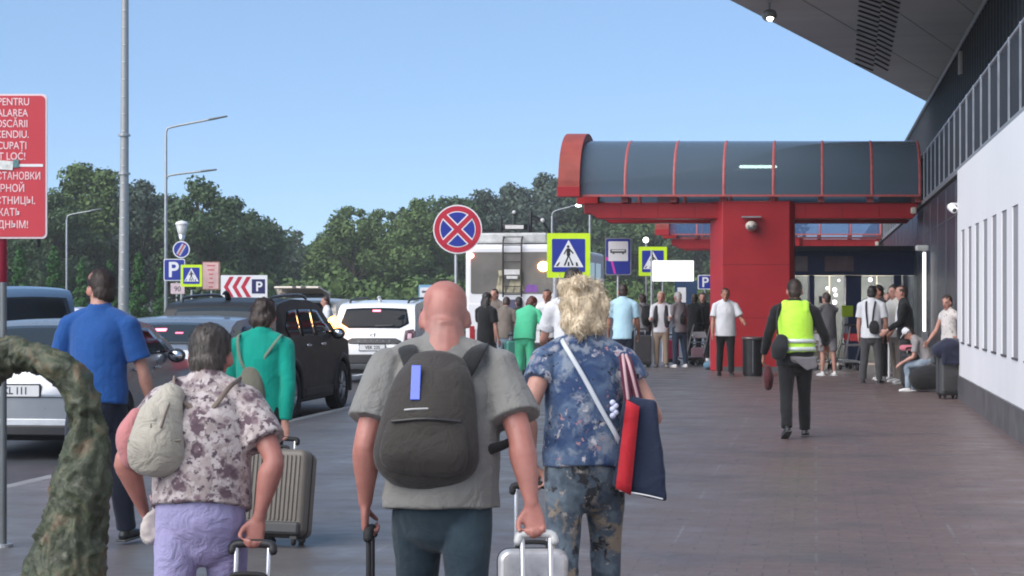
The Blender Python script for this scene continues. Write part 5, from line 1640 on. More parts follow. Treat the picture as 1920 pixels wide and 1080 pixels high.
def hair_mat(name, a, b):
    if name in MATS: return MATS[name]
    m, nt, bs = new_mat(name)
    n = noise_tex(nt, coords(nt, (60, 60, 14)), 1.6, 5)
    lk(nt, mixcol(nt, ramp(nt, n.outputs[0], .3, .7), a, b), bs.inputs['Base Color'])
    bs.inputs['Roughness'].default_value = .5
    bp = nd(nt, 'ShaderNodeBump'); bp.inputs['Strength'].default_value = .6; bp.inputs['Distance'].default_value = .004
    lk(nt, n.outputs[0], bp.inputs['Height']); lk(nt, bp.outputs[0], bs.inputs['Normal'])
    MATS[name] = m
    return m
h_black = hair_mat('hair_black', (.008, .006, .006), (.03, .022, .02))
h_brown = hair_mat('hair_brown', (.018, .010, .008), (.06, .036, .026))
h_greybrown = hair_mat('hair_greybrown', (.035, .028, .024), (.11, .09, .078))
h_blonde = hair_mat('hair_blonde', (.36, .26, .15), (.78, .66, .48))
h_red = hair_mat('hair_red', (.05, .012, .010), (.14, .035, .022))
h_white = hair_mat('hair_white', (.3, .29, .28), (.55, .54, .52))
# cloth
f_grey = fabric('cloth_grey_shirt', (.20, .195, .182), wr=.6)
f_jean = fabric('cloth_teal_jeans', (.018, .034, .048), layers=(('n', 7, .45, .7, (.032, .055, .07)),))
f_blue = fabric('cloth_blue_polo', (.014, .075, .26), var=.08)
f_navy = fabric('cloth_navy', (.012, .016, .03))
f_black = fabric('cloth_black', (.010, .010, .011))
f_char = fabric('cloth_charcoal', (.035, .035, .037))
f_teal = fabric('cloth_teal', (.0, .27, .20), var=.08)
f_green = fabric('cloth_mint', (.085, .52, .28), var=.07)
f_white = fabric('cloth_white', (.62, .62, .64), var=.05)
f_cream = fabric('cloth_cream', (.58, .56, .52), var=.06)
f_ltblue = fabric('cloth_light_blue', (.42, .62, .72), var=.05)
f_lav = fabric('cloth_lavender', (.32, .295, .49), var=.06, wr=.8)
f_floral = fabric('cloth_floral_blouse', (.36, .30, .29), layers=(('n', 20, .50, .58, (.52, .46, .45)), ('spot', 12, .30, .44, (.125, .082, .10)), ('spot', 25, .20, .34, (.21, .145, .165)), ('n', 26, .56, .61, (.50, .44, .43)), ('n', 40, .58, .64, (.10, .07, .085))))
f_bluefl = fabric('cloth_blue_floral', (.026, .052, .125), layers=(('n', 5, .44, .60, (.10, .15, .24)), ('n', 9, .53, .62, (.19, .225, .28)), ('spot', 8, .08, .26, (.30, .31, .36)), ('n', 15, .60, .66, (.44, .42, .45)), ('n', 24, .64, .69, (.36, .20, .22)), ('n', 30, .64, .68, (.02, .02, .03))))
f_camo = fabric('cloth_camo', (.065, .088, .118), layers=(('n', 6, .5, .6, (.13, .165, .20)), ('n', 8, .52, .60, (.25, .20, .15)), ('n', 11, .58, .64, (.024, .026, .03)), ('n', 22, .63, .68, (.30, .27, .25))))
f_wfloral = fabric('cloth_white_floral', (.56, .52, .50), layers=(('spot', 14, .1, .26, (.34, .20, .18)), ('n', 20, .6, .66, (.20, .22, .16))))
f_lime = fabric('cloth_lime_vest', (.46, .78, .06), var=.05, rough=.6)
f_khaki = fabric('cloth_khaki', (.26, .20, .15))
f_taupe = fabric('cloth_taupe', (.17, .14, .12))
f_greyt = fabric('cloth_grey_tee', (.105, .10, .105))
f_mid = fabric('cloth_mid_grey', (.20, .19, .20))
f_dgrey = fabric('cloth_grey_trousers', (.055, .055, .058))
f_ltjean = fabric('cloth_light_jeans', (.20, .25, .31), layers=(('n', 8, .5, .65, (.30, .35, .40)),))
f_dkjean = fabric('cloth_dark_jeans', (.022, .035, .062))
f_stripe = fabric('cloth_grey_top', (.26, .24, .24))
f_pink = fabric('cloth_pink', (.55, .16, .20))
sh_black = M('shoe_black', (.014, .014, .015), .4, var=.2)
sh_white = M('shoe_white', (.66, .65, .64), .5, var=.06)
sh_grey = M('shoe_grey', (.2, .19, .18), .6)
# ---------------------------------------------------------------- the near walkers
# bald man
p1 = person('person', 'bald man in grey shirt and dark jeans with a dark backpack', 829, 515, 1.635, face=-3, lean=4, hunch=11, head=(12, 4), vox=.0075, girth=1.22, sh=1.14, skin='red', top=f_grey, bottom=f_jean, shoes=sh_black,
            armR=dict(t=(.33, -.10, .84), pole=(.5, -1, 0)), armL=dict(t=(-.285, .03, .825), pole=(-.35, -1, 0)), neckl=.016, creases=True, palmR='back', curlR=62, curlL=58, legL=(14, 6), legR=(-12, 16), hem=.495, loose=1.10, fold=1.5, cuff=1.06, headk=1.16, neck=1.42, armk=1.22)
def local_thing(name, label, cat, p, group=None):
    o = thing(name, label, cat, p.root.location.copy(), p.root.rotation_euler.z, group)
    return o
pack = fabric('pack_charcoal', (.046, .040, .036), rough=.8, wr=.5)
pack2 = fabric('pack_black', (.017, .017, .018), rough=.75)
b = local_thing('backpack', 'dark charcoal backpack on the bald man with a blue and white tag', 'backpack', p1)
yb = p1.upper.y - .05
z1 = p1.upper.z - .045
def pk(co, no):
    q = co.copy()
    return q + no * ((1 - np.abs(vnoise(co * np.array([5, 5, 3])))) * .007 + vnoise(co * 3) * .010)[:, None]
t = MB()
t.tube([(-.05, yb - .10, z1 - .355), (-.045, yb - .165, z1 - .30), (-.035, yb - .17, z1 - .18), (-.02, yb - .14, z1 - .05), (-.01, yb - .09, z1 + .02)], [(.155, .075), (.182, .10), (.168, .105), (.142, .085), (.105, .05)], n=26, side=(1, 0, 0))
bag_o = remesh(t, .009, 2, pk, pack, 'bag', b)
t = MB().tube([(-.05, yb - .235, z1 - .32), (-.045, yb - .245, z1 - .27), (-.035, yb - .24, z1 - .18)], [(.145, .035), (.15, .042), (.135, .03)], n=20, side=(1, 0, 0))
po = remesh(t, .009, 2, pk, pack, 'front_pocket', b)
MB().tube([(-.155, yb - .27, z1 - .165), (-.035, yb - .285, z1 - .155), (.085, yb - .27, z1 - .165)], .0055, n=6).build('zip', black_plastic, po)
MB().tube([(-.11, yb - .262, z1 - .125), (-.08, yb - .268, z1 - .122), (-.03, yb - .268, z1 - .12)], .004, n=6).build('zip_pull', M('zip_grey', (.4, .4, .4), .4), po)
for q in (-1, 1):
    m = MB()
    sx = p1.shp[q].x
    m.tube([(q * .075 - .01, yb - .120, z1 - .03), (q * .105, yb - .085, z1 + .036), (q * .128, yb - .025, z1 + .080), (q * .140, yb + .075, z1 + .06), (q * .16, yb + .13, z1 - .25), (q * .185, yb + .02, z1 - .38), (q * .14 - .03, yb - .10, z1 - .38)], [(.034, .010)] * 5 + [(.018, .006)] * 2, n=10, side=(1, 0.2 * q, .2))
    m.build('strap', pack2, b, smooth=True)
m = MB().tube([(.17, yb - .10, z1 - .28), (.25, yb - .06, z1 - .25), (.275, yb + .02, z1 - .20)], [(.020, .008), (.016, .006), (.014, .006)], n=8, side=(0, 0, 1)); m.build('side_strap', pack2, b, smooth=True)
m = MB().tube([(-.17, yb - .10, z1 - .30), (-.25, yb - .05, z1 - .25), (-.30, yb + .0, z1 - .20)], [(.030, .010), (.026, .008), (.018, .006)], n=8, side=(0, 0, 1)); m.build('side_strap', pack2, b, smooth=True)
m = MB().tube([(-.03, yb - .06, z1 + .02), (0, yb - .10, z1 + .055), (.03, yb - .06, z1 + .02)], .009, n=8); m.build('grab_loop', pack2, b, smooth=True)
tg = MB().box((-.075, yb - .235, z1 - .03), (.034, .006, .13), rx=R(-22)); tg.build('tag_holder', M('tag_blue', (.04, .10, .62), .3, coat=.6), b, bevel=.002)
MB().box((-.073, yb - .252, z1 - .105), (.034, .007, .05), rx=R(-20)).build('tag_end', M('tag_white', (.78, .78, .82), .3), b, bevel=.002)
# blonde woman
p2 = person('person', 'woman with fluffy blonde hair in blue floral tee and camouflage trousers', 1096, 432, 1.60, face=2, lean=2, hunch=7, head=(4, 0), vox=.0080, girth=1.04, sh=.98, skin='fair', top=f_bluefl, bottom=f_camo, shoes=sh_white,
            hair=('fluffy', h_blonde), armL=dict(t=(-.235, -.02, .86), pole=(-.4, -1, 0)), armR=dict(t=(.25, .20, 1.02), pole=(.5, -1, -.4)), curlL=55, curlR=40, legL=(-10, 14), legR=(12, 5), hem=.525, loose=1.06, fold=1.2, cuff=.56, palmL='back')
b = local_thing('crossbody_strap', 'white crossbody strap over the back of the blue floral tee', 'strap', p2)
u_ = p2.upper
m = MB().tube([(-.09, u_.y + .075, u_.z - .02), (-.100, u_.y + .02, u_.z + .062), (-.085, u_.y - .095, u_.z + .030), (-.01, u_.y - .150, u_.z - .10), (.06, u_.y - .163, u_.z - .23), (.135, u_.y - .150, u_.z - .36), (.175, u_.y - .05, u_.z - .44)], [(.0105, .004)] * 7, n=8, side=(.75, 0, .6))
m.build('strap', M('strap_white', (.52, .55, .60), .5), b, smooth=True)
b = local_thing('tote_bag', 'navy tote bag with red side panel and striped straps on the right shoulder', 'tote bag', p2)
zt_ = u_.z - .205; xo = .225; yo = u_.y - .10
def bagf(co, no): return co + no * (vnoise(co * 7) * .010)[:, None]
t = MB().tube([(xo, yo, zt_), (xo + .01, yo, zt_ - .12), (xo + .012, yo, zt_ - .40)], [(.055, .13), (.10, .17), (.105, .185)], n=28, side=(1, 0, 0), cap=(0, 0))
t = MB()
def tote(ms, xa, xb):
    pts = []
    ms.add([(xo + xa * .52 - .0, yo - .03, zt_ + .03), (xo + xb * .62, yo - .05, zt_), (xo + xb * .62 + .02, yo + .2, zt_), (xo + xa * .52, yo + .2, zt_ + .03),
            (xo + xa, yo - .07, zt_ - .36), (xo + xb, yo - .10, zt_ - .42), (xo + xb + .02, yo + .22, zt_ - .42), (xo + xa, yo + .22, zt_ - .36)],
           [(0, 1, 2, 3), (7, 6, 5, 4), (0, 4, 5, 1), (1, 5, 6, 2), (2, 6, 7, 3), (3, 7, 4, 0)])
    return ms
tb = remesh(tote(MB(), -.105, .115), .008, 6, lambda co, no: co + no * ((1 - np.abs(vnoise(co * 8))) * .010)[:, None], fabric('tote_navy', (.012, .020, .048), rough=.7), 'bag', b)
m = MB()
n_ = 10
for k_ in range(n_):
    for (ta, tb_) in ((k_ / n_, (k_ + 1) / n_),):
        f0 = lambda q, c_: (xo - .105 * (.52 + .48 * q) + c_ * (.056 + .008 * q), yo - .052 - .045 * q - .012 - (.010 if c_ else 0), zt_ + .012 - .375 * q - c_ * .03)
        m.quad(f0(ta, 0), f0(ta, 1), f0(tb_, 1), f0(tb_, 0))
so_ = m.build('side_panel', fabric('tote_red', (.42, .012, .022), rough=.7), b, smooth=True, weld=True); so_.modifiers.new('t', 'SOLIDIFY').thickness = .012
m = MB().tube([(xo - .085, yo - .10, zt_ - .375), (xo + .02, yo - .112, zt_ - .392), (xo + .095, yo - .11, zt_ - .41)], .0035, n=6); m.build('piping', sg_white, b)
m = MB().tube([(xo - .10, yo - .02, zt_ - .385), (xo + .01, yo - .03, zt_ - .40), (xo + .115, yo - .02, zt_ - .435)], [(.05, .09), (.05, .10), (.045, .10)], n=12, side=(0, 0, 1)); 
strm = fabric('strap_maroon', (.09, .018, .04)); strw = M('strap_pinkwhite', (.55, .36, .38), .6)
sr = p2.shp[1]
for j, (xa, ya) in enumerate(((-.06, -.03), (.05, -.02))):
    pth = [(xo + xa * .4 - .02, yo + ya, zt_ + .01), (xo - .06 + j * .025, yo - .02, zt_ + .15), (sr.x - .005 + j * .015, sr.y - .055, sr.z + .02), (sr.x + .0 + j * .01, sr.y, sr.z + .050), (sr.x + .03, sr.y + .06, sr.z + .0), (xo - .02, yo + .15, zt_ + .10), (xo, yo + .16, zt_)]
    m = MB().tube(pth, [(.019, .005)] * 7, n=8, side=(1, 0, 0)); st_ = m.build('strap', strm, b, smooth=True)
    m = MB().tube([(q[0], q[1] - .004, q[2] + .002) for q in pth[:4]], [(.007, .005)] * 4, n=6, side=(1, 0, 0)); m.build('stripe', strw, st_, smooth=True)
kc = MB()
for q in range(5): kc.ball((xo - .115 + .012 * (q % 2), yo - .09, zt_ - .0 - q * .014), .013)
kc.build('charm', M('charm_white', (.55, .58, .75), .5, var=.3), b, smooth=True)
# woman in the floral blouse
p3 = person('person', 'short-haired woman in mauve floral blouse and lavender trousers', 377, 510, 1.47, face=-4, lean=5, hunch=12, head=(4, 0), vox=.0080, neckl=.018, headfwd=.030, palmR='back', girth=1.22, sh=.98, skin='red', headk=1.14, neck=1.12, armk=1.15, top=f_floral, bottom=f_lav, shoes=sh_grey,
            hair=('short', h_greybrown), armR=dict(t=(.225, -.04, .775), pole=(1, -.6, 0)), armL=dict(t=(-.24, .10, .78), pole=(-1, -.8, 0)), curlR=60, curlL=40, legL=(-12, 12), legR=(12, 5), hem=.545, loose=1.06, fold=1.2, cuff=1.0)
b = local_thing('drawstring_backpack', 'cream drawstring backpack slung on the floral blouse', 'backpack', p3)
u_ = p3.upper
cx_ = -.128
cream = fabric('bag_cream', (.42, .385, .32), rough=.75, wr=.9)
t = MB().tube([(cx_ - .01, u_.y - .19, u_.z - .225), (cx_ - .008, u_.y - .20, u_.z - .17), (cx_, u_.y - .175, u_.z - .09), (cx_ + .02, u_.y - .135, u_.z - .02), (cx_ + .035, u_.y - .105, u_.z + .022)], [(.104, .066), (.100, .070), (.078, .060), (.046, .040), (.032, .024)], n=24, side=(1, .15, 0), cap=(1, 0))
bo_ = remesh(t, .008, 2, lambda co, no: co + no * ((1 - np.abs(vnoise(co * np.array([17, 17, 6])))) * .012 * np.clip((co[:, 2] - (u_.z - .24)) * 6, .2, 1.2))[:, None], cream, 'bag', b)
m = MB().tube([(cx_ - .10, u_.y - .235, u_.z - .155), (cx_, u_.y - .264, u_.z - .16), (cx_ + .085, u_.y - .225, u_.z - .155)], .005, n=6); m.build('seam', fabric('bag_cream_dark', (.25, .22, .17)), bo_)
for q in (-1, 1):
    m = MB().tube([(cx_ + .03 + q * .012, u_.y - .165, u_.z + .0), (cx_ + .012 + q * .022, u_.y - .225, u_.z - .05), (cx_ + .006 + q * .018, u_.y - .258, u_.z - .105)], .0045, n=6); m.build('drawstring', fabric('strap_tan', (.20, .155, .13)), bo_, smooth=True)
for pth in ([(cx_ + .04, u_.y - .12, u_.z - .005), (cx_ + .02, u_.y - .05, u_.z + .062), (cx_ + .01, u_.y + .05, u_.z + .02)], [(cx_ + .05, u_.y - .125, u_.z - .01), (.03, u_.y - .135, u_.z - .06), (.11, u_.y - .11, u_.z + .03), (.13, u_.y, u_.z + .06)]):
    m = MB().tube(pth, [(.010, .005)] * len(pth), n=8, side=(0, .3, 1)); m.build('strap', fabric('strap_tan', (.20, .155, .13)), b, smooth=True)
b = local_thing('pink_bag', 'small salmon pink bag held at the left side of the floral blouse', 'bag', p3)
t = MB().tube([(-.255, u_.y - .06, u_.z - .23), (-.265, u_.y - .06, u_.z - .15), (-.245, u_.y - .05, u_.z - .08)], [(.040, .07), (.050, .08), (.03, .05)], n=16, side=(1, 0, 0))
remesh(t, .009, 2, bagf, fabric('bag_pink', (.50, .20, .20)), 'bag', b)
MB().tube([(-.245, u_.y - .06, u_.z - .08), (-.22, u_.y + .02, u_.z - .02), (-.2, u_.y + .04, u_.z - .01)], .008, n=6).build('strap', fabric('bag_pink', (.50, .20, .20)), b)
b = local_thing('white_pouch', 'little white knitted pouch dangling at the left hip of the lavender trousers', 'pouch', p3)
t = MB().tube([(-.175, -.04, .70), (-.185, -.04, .735), (-.165, -.04, .79)], [(.040, .03), (.034, .03), (.012, .012)], n=14, side=(1, 0, 0))
remesh(t, .008, 1, lambda co, no: co + no * (vnoise(co * 60) * .006)[:, None], fabric('pouch_white', (.50, .44, .41)), 'pouch', b)
MB().tube([(-.165, -.04, .79), (-.20, .04, .84)], .004, n=6, sub=1).build('cord', strw, b)
# green jacket
p4 = person('person', 'dark-haired person in teal green jacket and black trousers with a taupe rucksack', 486, 288, 1.56, face=-6, lean=3, hunch=9, head=(12, -6), vox=.009, girth=1.02, sh=.98, skin='fair', top=f_teal, bottom=f_black, shoes=sh_black,
            hair=('bob', h_brown), sleeve='long', palmR='back', armR=dict(t=(.185, -.05, .77), pole=(.8, -.8, 0)), armL=(14, 8, 40), curlR=60, legL=(16, 6), legR=(-14, 14), hem=.50)
b = local_thing('rucksack', 'small taupe rucksack on the teal green jacket', 'backpack', p4)
u_ = p4.upper
t = MB().tube([(-.035, u_.y - .13, u_.z - .42), (-.035, u_.y - .16, u_.z - .33), (-.03, u_.y - .125, u_.z - .19)], [(.085, .05), (.095, .065), (.06, .035)], n=20, side=(1, 0, 0))
remesh(t, .010, 2, pk, fabric('pack_taupe', (.13, .125, .095)), 'bag', b)
for q, xe in ((-1, -.135), (1, .14)):
    m = MB().tube([(-.03 + q * .03, u_.y - .135, u_.z - .20), (-.03 + q * .08, u_.y - .135, u_.z - .10), (xe, u_.y - .085, u_.z + .035), (xe * .95, u_.y + .03, u_.z + .045)], [(.011, .004)] * 4, n=8, side=(1, 0, .3))
    m.build('strap', fabric('strap_olive', (.14, .20, .15)), b, smooth=True)
# blue polo
p5 = person('person', 'man in royal blue polo and navy trousers striding past the silver sedan', 182, 296, 1.725, face=-16, lean=2, hunch=5, head=(4, 50), vox=.009, girth=1.10, sh=1.12, skin='fair', top=f_blue, bottom=f_navy, shoes=sh_black,
            hair=('crop', h_brown), armR=(8, 15, 12), armL=(-6, 16, 62), headk=1.08, neck=1.2, legL=(-12, 12), legR=(14, 4), hem=.525, cuff=1.05, fold=1.2, loose=1.04)
# safety vest
p6 = person('person', 'person in lime safety vest over black clothes walking by the red pillar', 1491, 166, 1.76, face=-4, lean=2, hunch=5, head=(4, 0), vox=.010, girth=1.12, sh=1.10, skin='tan', top=f_black, bottom=f_black, shoes=sh_black,
            hair=('crop', h_brown), sleeve='long', armL=(8, 18, 30), armR=(6, 24, 62), legL=(-12, 14), legR=(10, 4), hem=.46, loose=1.06)
b = empty('safety_vest', parent=p6.root)
pp_ = p6
t = MB()
t.tube([pp_.pel + V3((0.01, -.006, .02)), pp_.waist, pp_.chest, pp_.upper + V3((0, -.004, -.03)), pp_.upper + V3((0, -.004, .028)), pp_.nb + V3((0, -.004, .012))], [(.215, .165), (.200, .160), (.195, .158), (.178, .130), (.150, .105), (.085, .085)], n=26, side=(1, 0, 0), cap=(0, 0))
for q in (-1, 1): t.tube([pp_.upper + V3((q * .10, -.09, -.03)), pp_.upper + V3((q * .105, -.02, .060)), pp_.upper + V3((q * .10, .09, -.03))], [(.045, .03)] * 3, n=12, side=(1, 0, 0))
remesh(t, .010, 2, lambda co, no: co + no * ((1 - np.abs(vnoise(co * np.array([6, 6, 4])))) * .010)[:, None], f_lime, 'cloth', b)
m = MB()
silv = M('reflective_band', (.62, .68, .62), .35, metal=.2)
for dz in (.045, .135):
    c = pp_.pel + V3((0.008, -.004, dz + .01)); ring = []
    m.tube([(c.x + .222 * math.cos(a), c.y + .173 * math.sin(a), c.z) for a in [R(q) for q in range(0, 361, 15)]], (.004, .020), n=6, sub=1, side=None)
bnd = MB()
for dz in (.04, .13):
    c = pp_.pel + V3((0.008, -.004, dz))
    rr_ = [(.2225, .1735), (.2225, .1735)]
    N_ = 40
    for k_ in range(N_):
        a0, a1 = 2 * math.pi * k_ / N_, 2 * math.pi * (k_ + 1) / N_
        bnd.quad((c.x + .224 * math.cos(a0), c.y + .175 * math.sin(a0), c.z), (c.x + .224 * math.cos(a1), c.y + .175 * math.sin(a1), c.z), (c.x + .220 * math.cos(a1), c.y + .172 * math.sin(a1), c.z + .045), (c.x + .220 * math.cos(a0), c.y + .172 * math.sin(a0), c.z + .045))
bo2 = bnd.build('reflective_band', silv, b, smooth=True, weld=True); bo2.modifiers.new('t', 'SOLIDIFY').thickness = .01
b = local_thing('shoulder_bag', 'black shoulder bag hanging behind the left hip of the lime vest wearer', 'bag', p6)
t = MB().tube([(-.20, -.20, .93), (-.19, -.215, 1.03), (-.16, -.20, 1.13)], [(.085, .045), (.10, .055), (.07, .04)], n=18, side=(1, .2, .2))
remesh(t, .011, 2, bagf, fabric('bag_black', (.022, .024, .026)), 'bag', b)
MB().tube([(-.20, -.16, 1.12), (-.215, -.13, 1.3), (-.19, -.03, 1.47), (-.16, .08, 1.42)], .011, n=8).build('strap', pack2, b)
b = empty('tied_sweater', parent=p6.root)
t = MB().tube([(.045, -.010, .86), (.05, -.02, .94)], [(.20, .172), (.205, .172)], n=24, side=(1, 0, 0), cap=(0, 0), sub=1)
t.prism([(-.06, .90), (.22, .92), (.235, .80), (.12, .76), (.02, .84)], -.20, -.15)
remesh(t, .011, 4, bagf, fabric('sweater_grey', (.14, .13, .14)), 'cloth', b)
b = local_thing('red_bag', 'dark red bag hanging from the left hand of the lime vest wearer', 'bag', p6)
t = MB().tube([(-.30, .12, .58), (-.30, .12, .68), (-.30, .12, .78)], [(.05, .10), (.06, .11), (.03, .05)], n=14, side=(1, 0, 0))
remesh(t, .012, 2, bagf, fabric('bag_maroon', (.06, .012, .016)), 'bag', b)

# ---------------------------------------------------------------- the crowd by the entrances
def man(label, px, s, H, face, top, bottom, shoes=sh_black, hair=('crop', h_black), **k):
    k.setdefault('vox', .015)
    return person('person', label, px, s, H, face, top=top, bottom=bottom, shoes=shoes, hair=hair, **k)
q7 = man('woman in mint green suit bending forward beside the bus', 984, 101, 1.70, -18, f_green, f_green, hair=('bob', h_red), sleeve='long', lean=24, hunch=12, head=(20, -30), armR=dict(t=(.26, .32, .90)), armL=dict(t=(-.05, .42, .92)), loose=1.28, legL=(-2, 4), legR=(4, 4), vox=.012)
q8 = man('man in white polo and black trousers facing the camera by the litter bin', 1360, 92.5, 1.74, 176, f_white, f_black, hair=('crop', h_brown), lean=1, girth=1.16, sh=1.06, armR=(5, 10, 14), armL=(10, 24, 70), loose=1.08, legL=(10, 6), legR=(-6, 6), vox=.010, skin='tan')
q9 = man('man in light blue shirt seen from behind right of the blonde hair', 1168, 105, 1.80, -4, f_ltblue, f_navy, hair=('crop', h_brown), sleeve='short', armR=(10, 10, 25), armL=(4, 8, 20), sh=1.06, skin='tan')
q10 = man('woman with long black hair in a black top left of the mint green suit', 910, 102, 1.66, -38, f_black, f_black, hair=('long', h_black), armL=(20, 8, 50), sleeve='short')
q11 = man('dark-haired man behind the woman in the black top', 930, 84, 1.76, 150, f_taupe, f_dkjean)
q12 = man('person in taupe tee and grey jeans left of the mint green suit', 947, 92, 1.60, -10, f_taupe, f_ltjean, hair=('crop', h_brown), lean=6, head=(20, 0))
q13 = man('person with a dark cap in front of the ladder of the trolleybus', 974, 88, 1.58, 15, f_char, f_dkjean, hair=('short', h_black))
q14 = man('dark-haired man in white tee between the mint suit and the blonde hair', 1030, 96, 1.74, 165, f_white, f_black, lean=10, armR=(35, 10, 60), armL=(25, 10, 50), skin='tan')
q15 = man('tall dark-haired man in white shirt half hidden by the blonde head', 1074, 200, 1.83, -6, f_white, f_black, hair=('short', h_black), armL=(24, 16, 62), lean=2)
q16 = man('dark-haired person wearing a black backpack behind the light blue shirt', 1206, 80, 1.66, 20, f_mid, f_dkjean, hair=('bob', h_brown))
q17 = man('blonde woman in dark vest over white sleeves and khaki trousers', 1240, 82, 1.70, 172, f_white, f_khaki, shoes=sh_grey, hair=('bob', h_blonde), sleeve='long', armR=(20, 6, 75), armL=(20, 6, 80))
q18 = man('white-haired man in grey shirt with crossbody bag and white trainers', 1274, 82, 1.70, 35, f_mid, f_dkjean, shoes=sh_white, hair=('crop', h_white), armL=(10, 8, 30))
q19 = man('person in black with arms raised behind the red pillar edge', 1302, 78, 1.66, -15, f_black, f_black, hair=('short', h_brown), sleeve='long', armL=(40, 20, 70))
q20 = man('person in black facing the camera at the left edge of the red pillar', 1318, 74, 1.70, 170, f_black, f_black, shoes=sh_white, hair=('short', h_brown))
q21 = man('person in grey tee and pale shorts raising a phone by the entrance', 1552, 92, 1.66, 20, f_greyt, f_mid, shoes=sh_white, hair=('short', h_brown), shorts=True, armL=(52, 0, 95), armR=(50, 0, 95), head=(0, 10), loose=1.1, vox=.012)
q22 = man('man in white short-sleeved shirt with braces and grey trousers', 1634, 101, 1.78, -22, f_white, f_dgrey, hair=('short', h_black), armR=(6, 10, 16), sh=1.04, loose=1.04, legL=(-3, 3, 4), legR=(4, 3, 4), vox=.011)
q23 = man('dark-haired man in black facing left behind the braces man', 1652, 97, 1.80, 110, f_char, f_black, shoes=sh_white, hair=('short', h_black), skin='tan')
q24 = man('red-haired woman in pale green top between the man with braces and the men in white', 1667, 92, 1.66, 150, fabric('cloth_palegreen', (.40, .46, .42)), f_dgrey, hair=('bob', h_red))
q25 = man('dark-haired man in white tee and cream trousers behind the black jacket', 1681, 100, 1.80, 120, f_cream, f_taupe, shoes=sh_white, hair=('short', h_black), armL=(18, 8, 30))
q26 = man('man with black jacket over white shirt facing left by the entrance', 1697, 103, 1.78, 80, f_black, f_char, shoes=sh_grey, hair=('crop', h_brown), sleeve='long', armL=(16, 8, 40), armR=(14, 6, 40), skin='fair', loose=1.14, vox=.011)
MB().tube([(0, .135, 1.02), (0, .15, 1.2), (0, .115, 1.42)], [(.075, .03), (.085, .03), (.05, .03)], n=14, side=(1, 0, 0)).build('shirt_front', f_white, q26.root, smooth=True)
q27 = man('dark-haired woman in white floral top with hand on hip by the white wall', 1781, 113, 1.60, 118, f_wfloral, f_dkjean, shoes=sh_white, hair=('short', h_brown), sleeve='none', armL=dict(t=(-.22, -.02, .96), pole=(-1, -1, 0)), armR=dict(t=(.25, .25, .86)), head=(4, 20), vox=.011)
q28 = man('child in white cap and light jeans sitting on luggage by the white wall', 1741, 111, 1.45, 75, f_stripe, f_ltjean, shoes=sh_white, hair=('short', h_brown), seat=.50, legL=(78, 80, 6, 0), legR=(70, 84, 8, 0), lean=22, hunch=16, head=(28, 0), armL=(10, 4, 50), armR=(8, 4, 55), vox=.011)
q29 = man('person in white by the raised tailgate of the beige SUV', 615, 76, 1.72, 100, f_white, f_dkjean, hair=('short', h_brown), ground=RZ, skin='fair')
# braces, cap, crossbody and such
b = empty('braces', parent=q22.root)
for sx in (-.075, .075):
    m = MB().tube([(sx * .5, q22.pel.y - .145, q22.pel.z + .08), (sx * .9, q22.chest.y - .158, q22.chest.z), (sx * 1.1, q22.upper.y - .11, q22.upper.z + .02), (sx, q22.upper.y - .0, q22.upper.z + .068)], [(.016, .006)] * 4, n=8, side=(1, 0, 0))
    m.build('strap', pack2, b)
b = local_thing('waist_bag', 'black bag on the right hip of the man with braces', 'bag', q22)
t = MB().tube([(.09, -.19, .96), (.09, -.20, 1.05), (.09, -.19, 1.13)], [(.09, .05), (.10, .06), (.08, .045)], n=16, side=(1, 0, 0)); remesh(t, .013, 2, bagf, pack2, 'bag', b)
b = empty('white_cap', parent=q28.root)
m = MB().ball(q28.HP(0, -.01, .155), (.088 * q28.hk, .102 * q28.hk, .085 * q28.hk), n=18, m=12)
m.tube([q28.HP(0, .06, .165), q28.HP(0, .12, .15), q28.HP(0, .165, .135)], [(.07, .008), (.07, .007), (.04, .006)], n=14, side=(1, 0, 0)); m.build('cap', f_white, b, smooth=True)
m = MB().tube([q28.HP(.09 * math.cos(R(a)), -.012 + .104 * math.sin(R(a)), .125) for a in range(0, 361, 20)], (.012, .004), n=6, sub=1); m.build('band', f_char, b)
b = local_thing('phone', 'phone held up by the person in pale shorts', 'phone', q21)
MB().box((0.0, .30, 1.55), (.075, .012, .15), rx=R(-8)).build('case', black_plastic, b, bevel=.005); MB().box((0.0, .2925, 1.549), (.066, .003, .135), rx=R(-8)).build('screen', M('phone_screen', (.02, .025, .035), .1), b)
b = local_thing('black_backpack', 'black backpack on the person behind the light blue shirt', 'backpack', q16)
t = MB().tube([(0, -.20, 1.0), (0, -.22, 1.15), (0, -.18, 1.36)], [(.12, .07), (.15, .09), (.11, .06)], n=18, side=(1, 0, 0)); remesh(t, .015, 2, bagf, pack2, 'bag', b)
for q in (-1, 1): MB().tube([(q * .08, -.15, 1.34), (q * .1, -.03, 1.43), (q * .12, .1, 1.34)], (.02, .008), n=8, side=(1, 0, 0)).build('strap', pack2, b)
b = local_thing('crossbody_bag', 'black crossbody bag on the white-haired man', 'bag', q18)
t = MB().tube([(-.04, -.17, 1.02), (-.04, -.18, 1.10), (-.04, -.17, 1.18)], [(.08, .04), (.09, .05), (.07, .035)], n=14, side=(1, 0, 0)); remesh(t, .014, 2, bagf, pack2, 'bag', b)
MB().tube([(-.1, -.15, 1.17), (.05, -.13, 1.32), (.12, -.03, 1.44)], .012, n=6).build('strap', pack2, b)
b = empty('dark_vest', parent=q17.root)
t = MB()
for q in (-1, 1): t.tube([(q * .12, .07, .96), (q * .12, .085, 1.15), (q * .10, .06, 1.38)], [(.06, .07), (.06, .075), (.045, .055)], n=14, side=(1, 0, 0))
t.tube([(0, -.06, .96), (0, -.07, 1.2), (0, -.05, 1.38)], [(.17, .08), (.165, .08), (.13, .06)], n=18, side=(1, 0, 0))
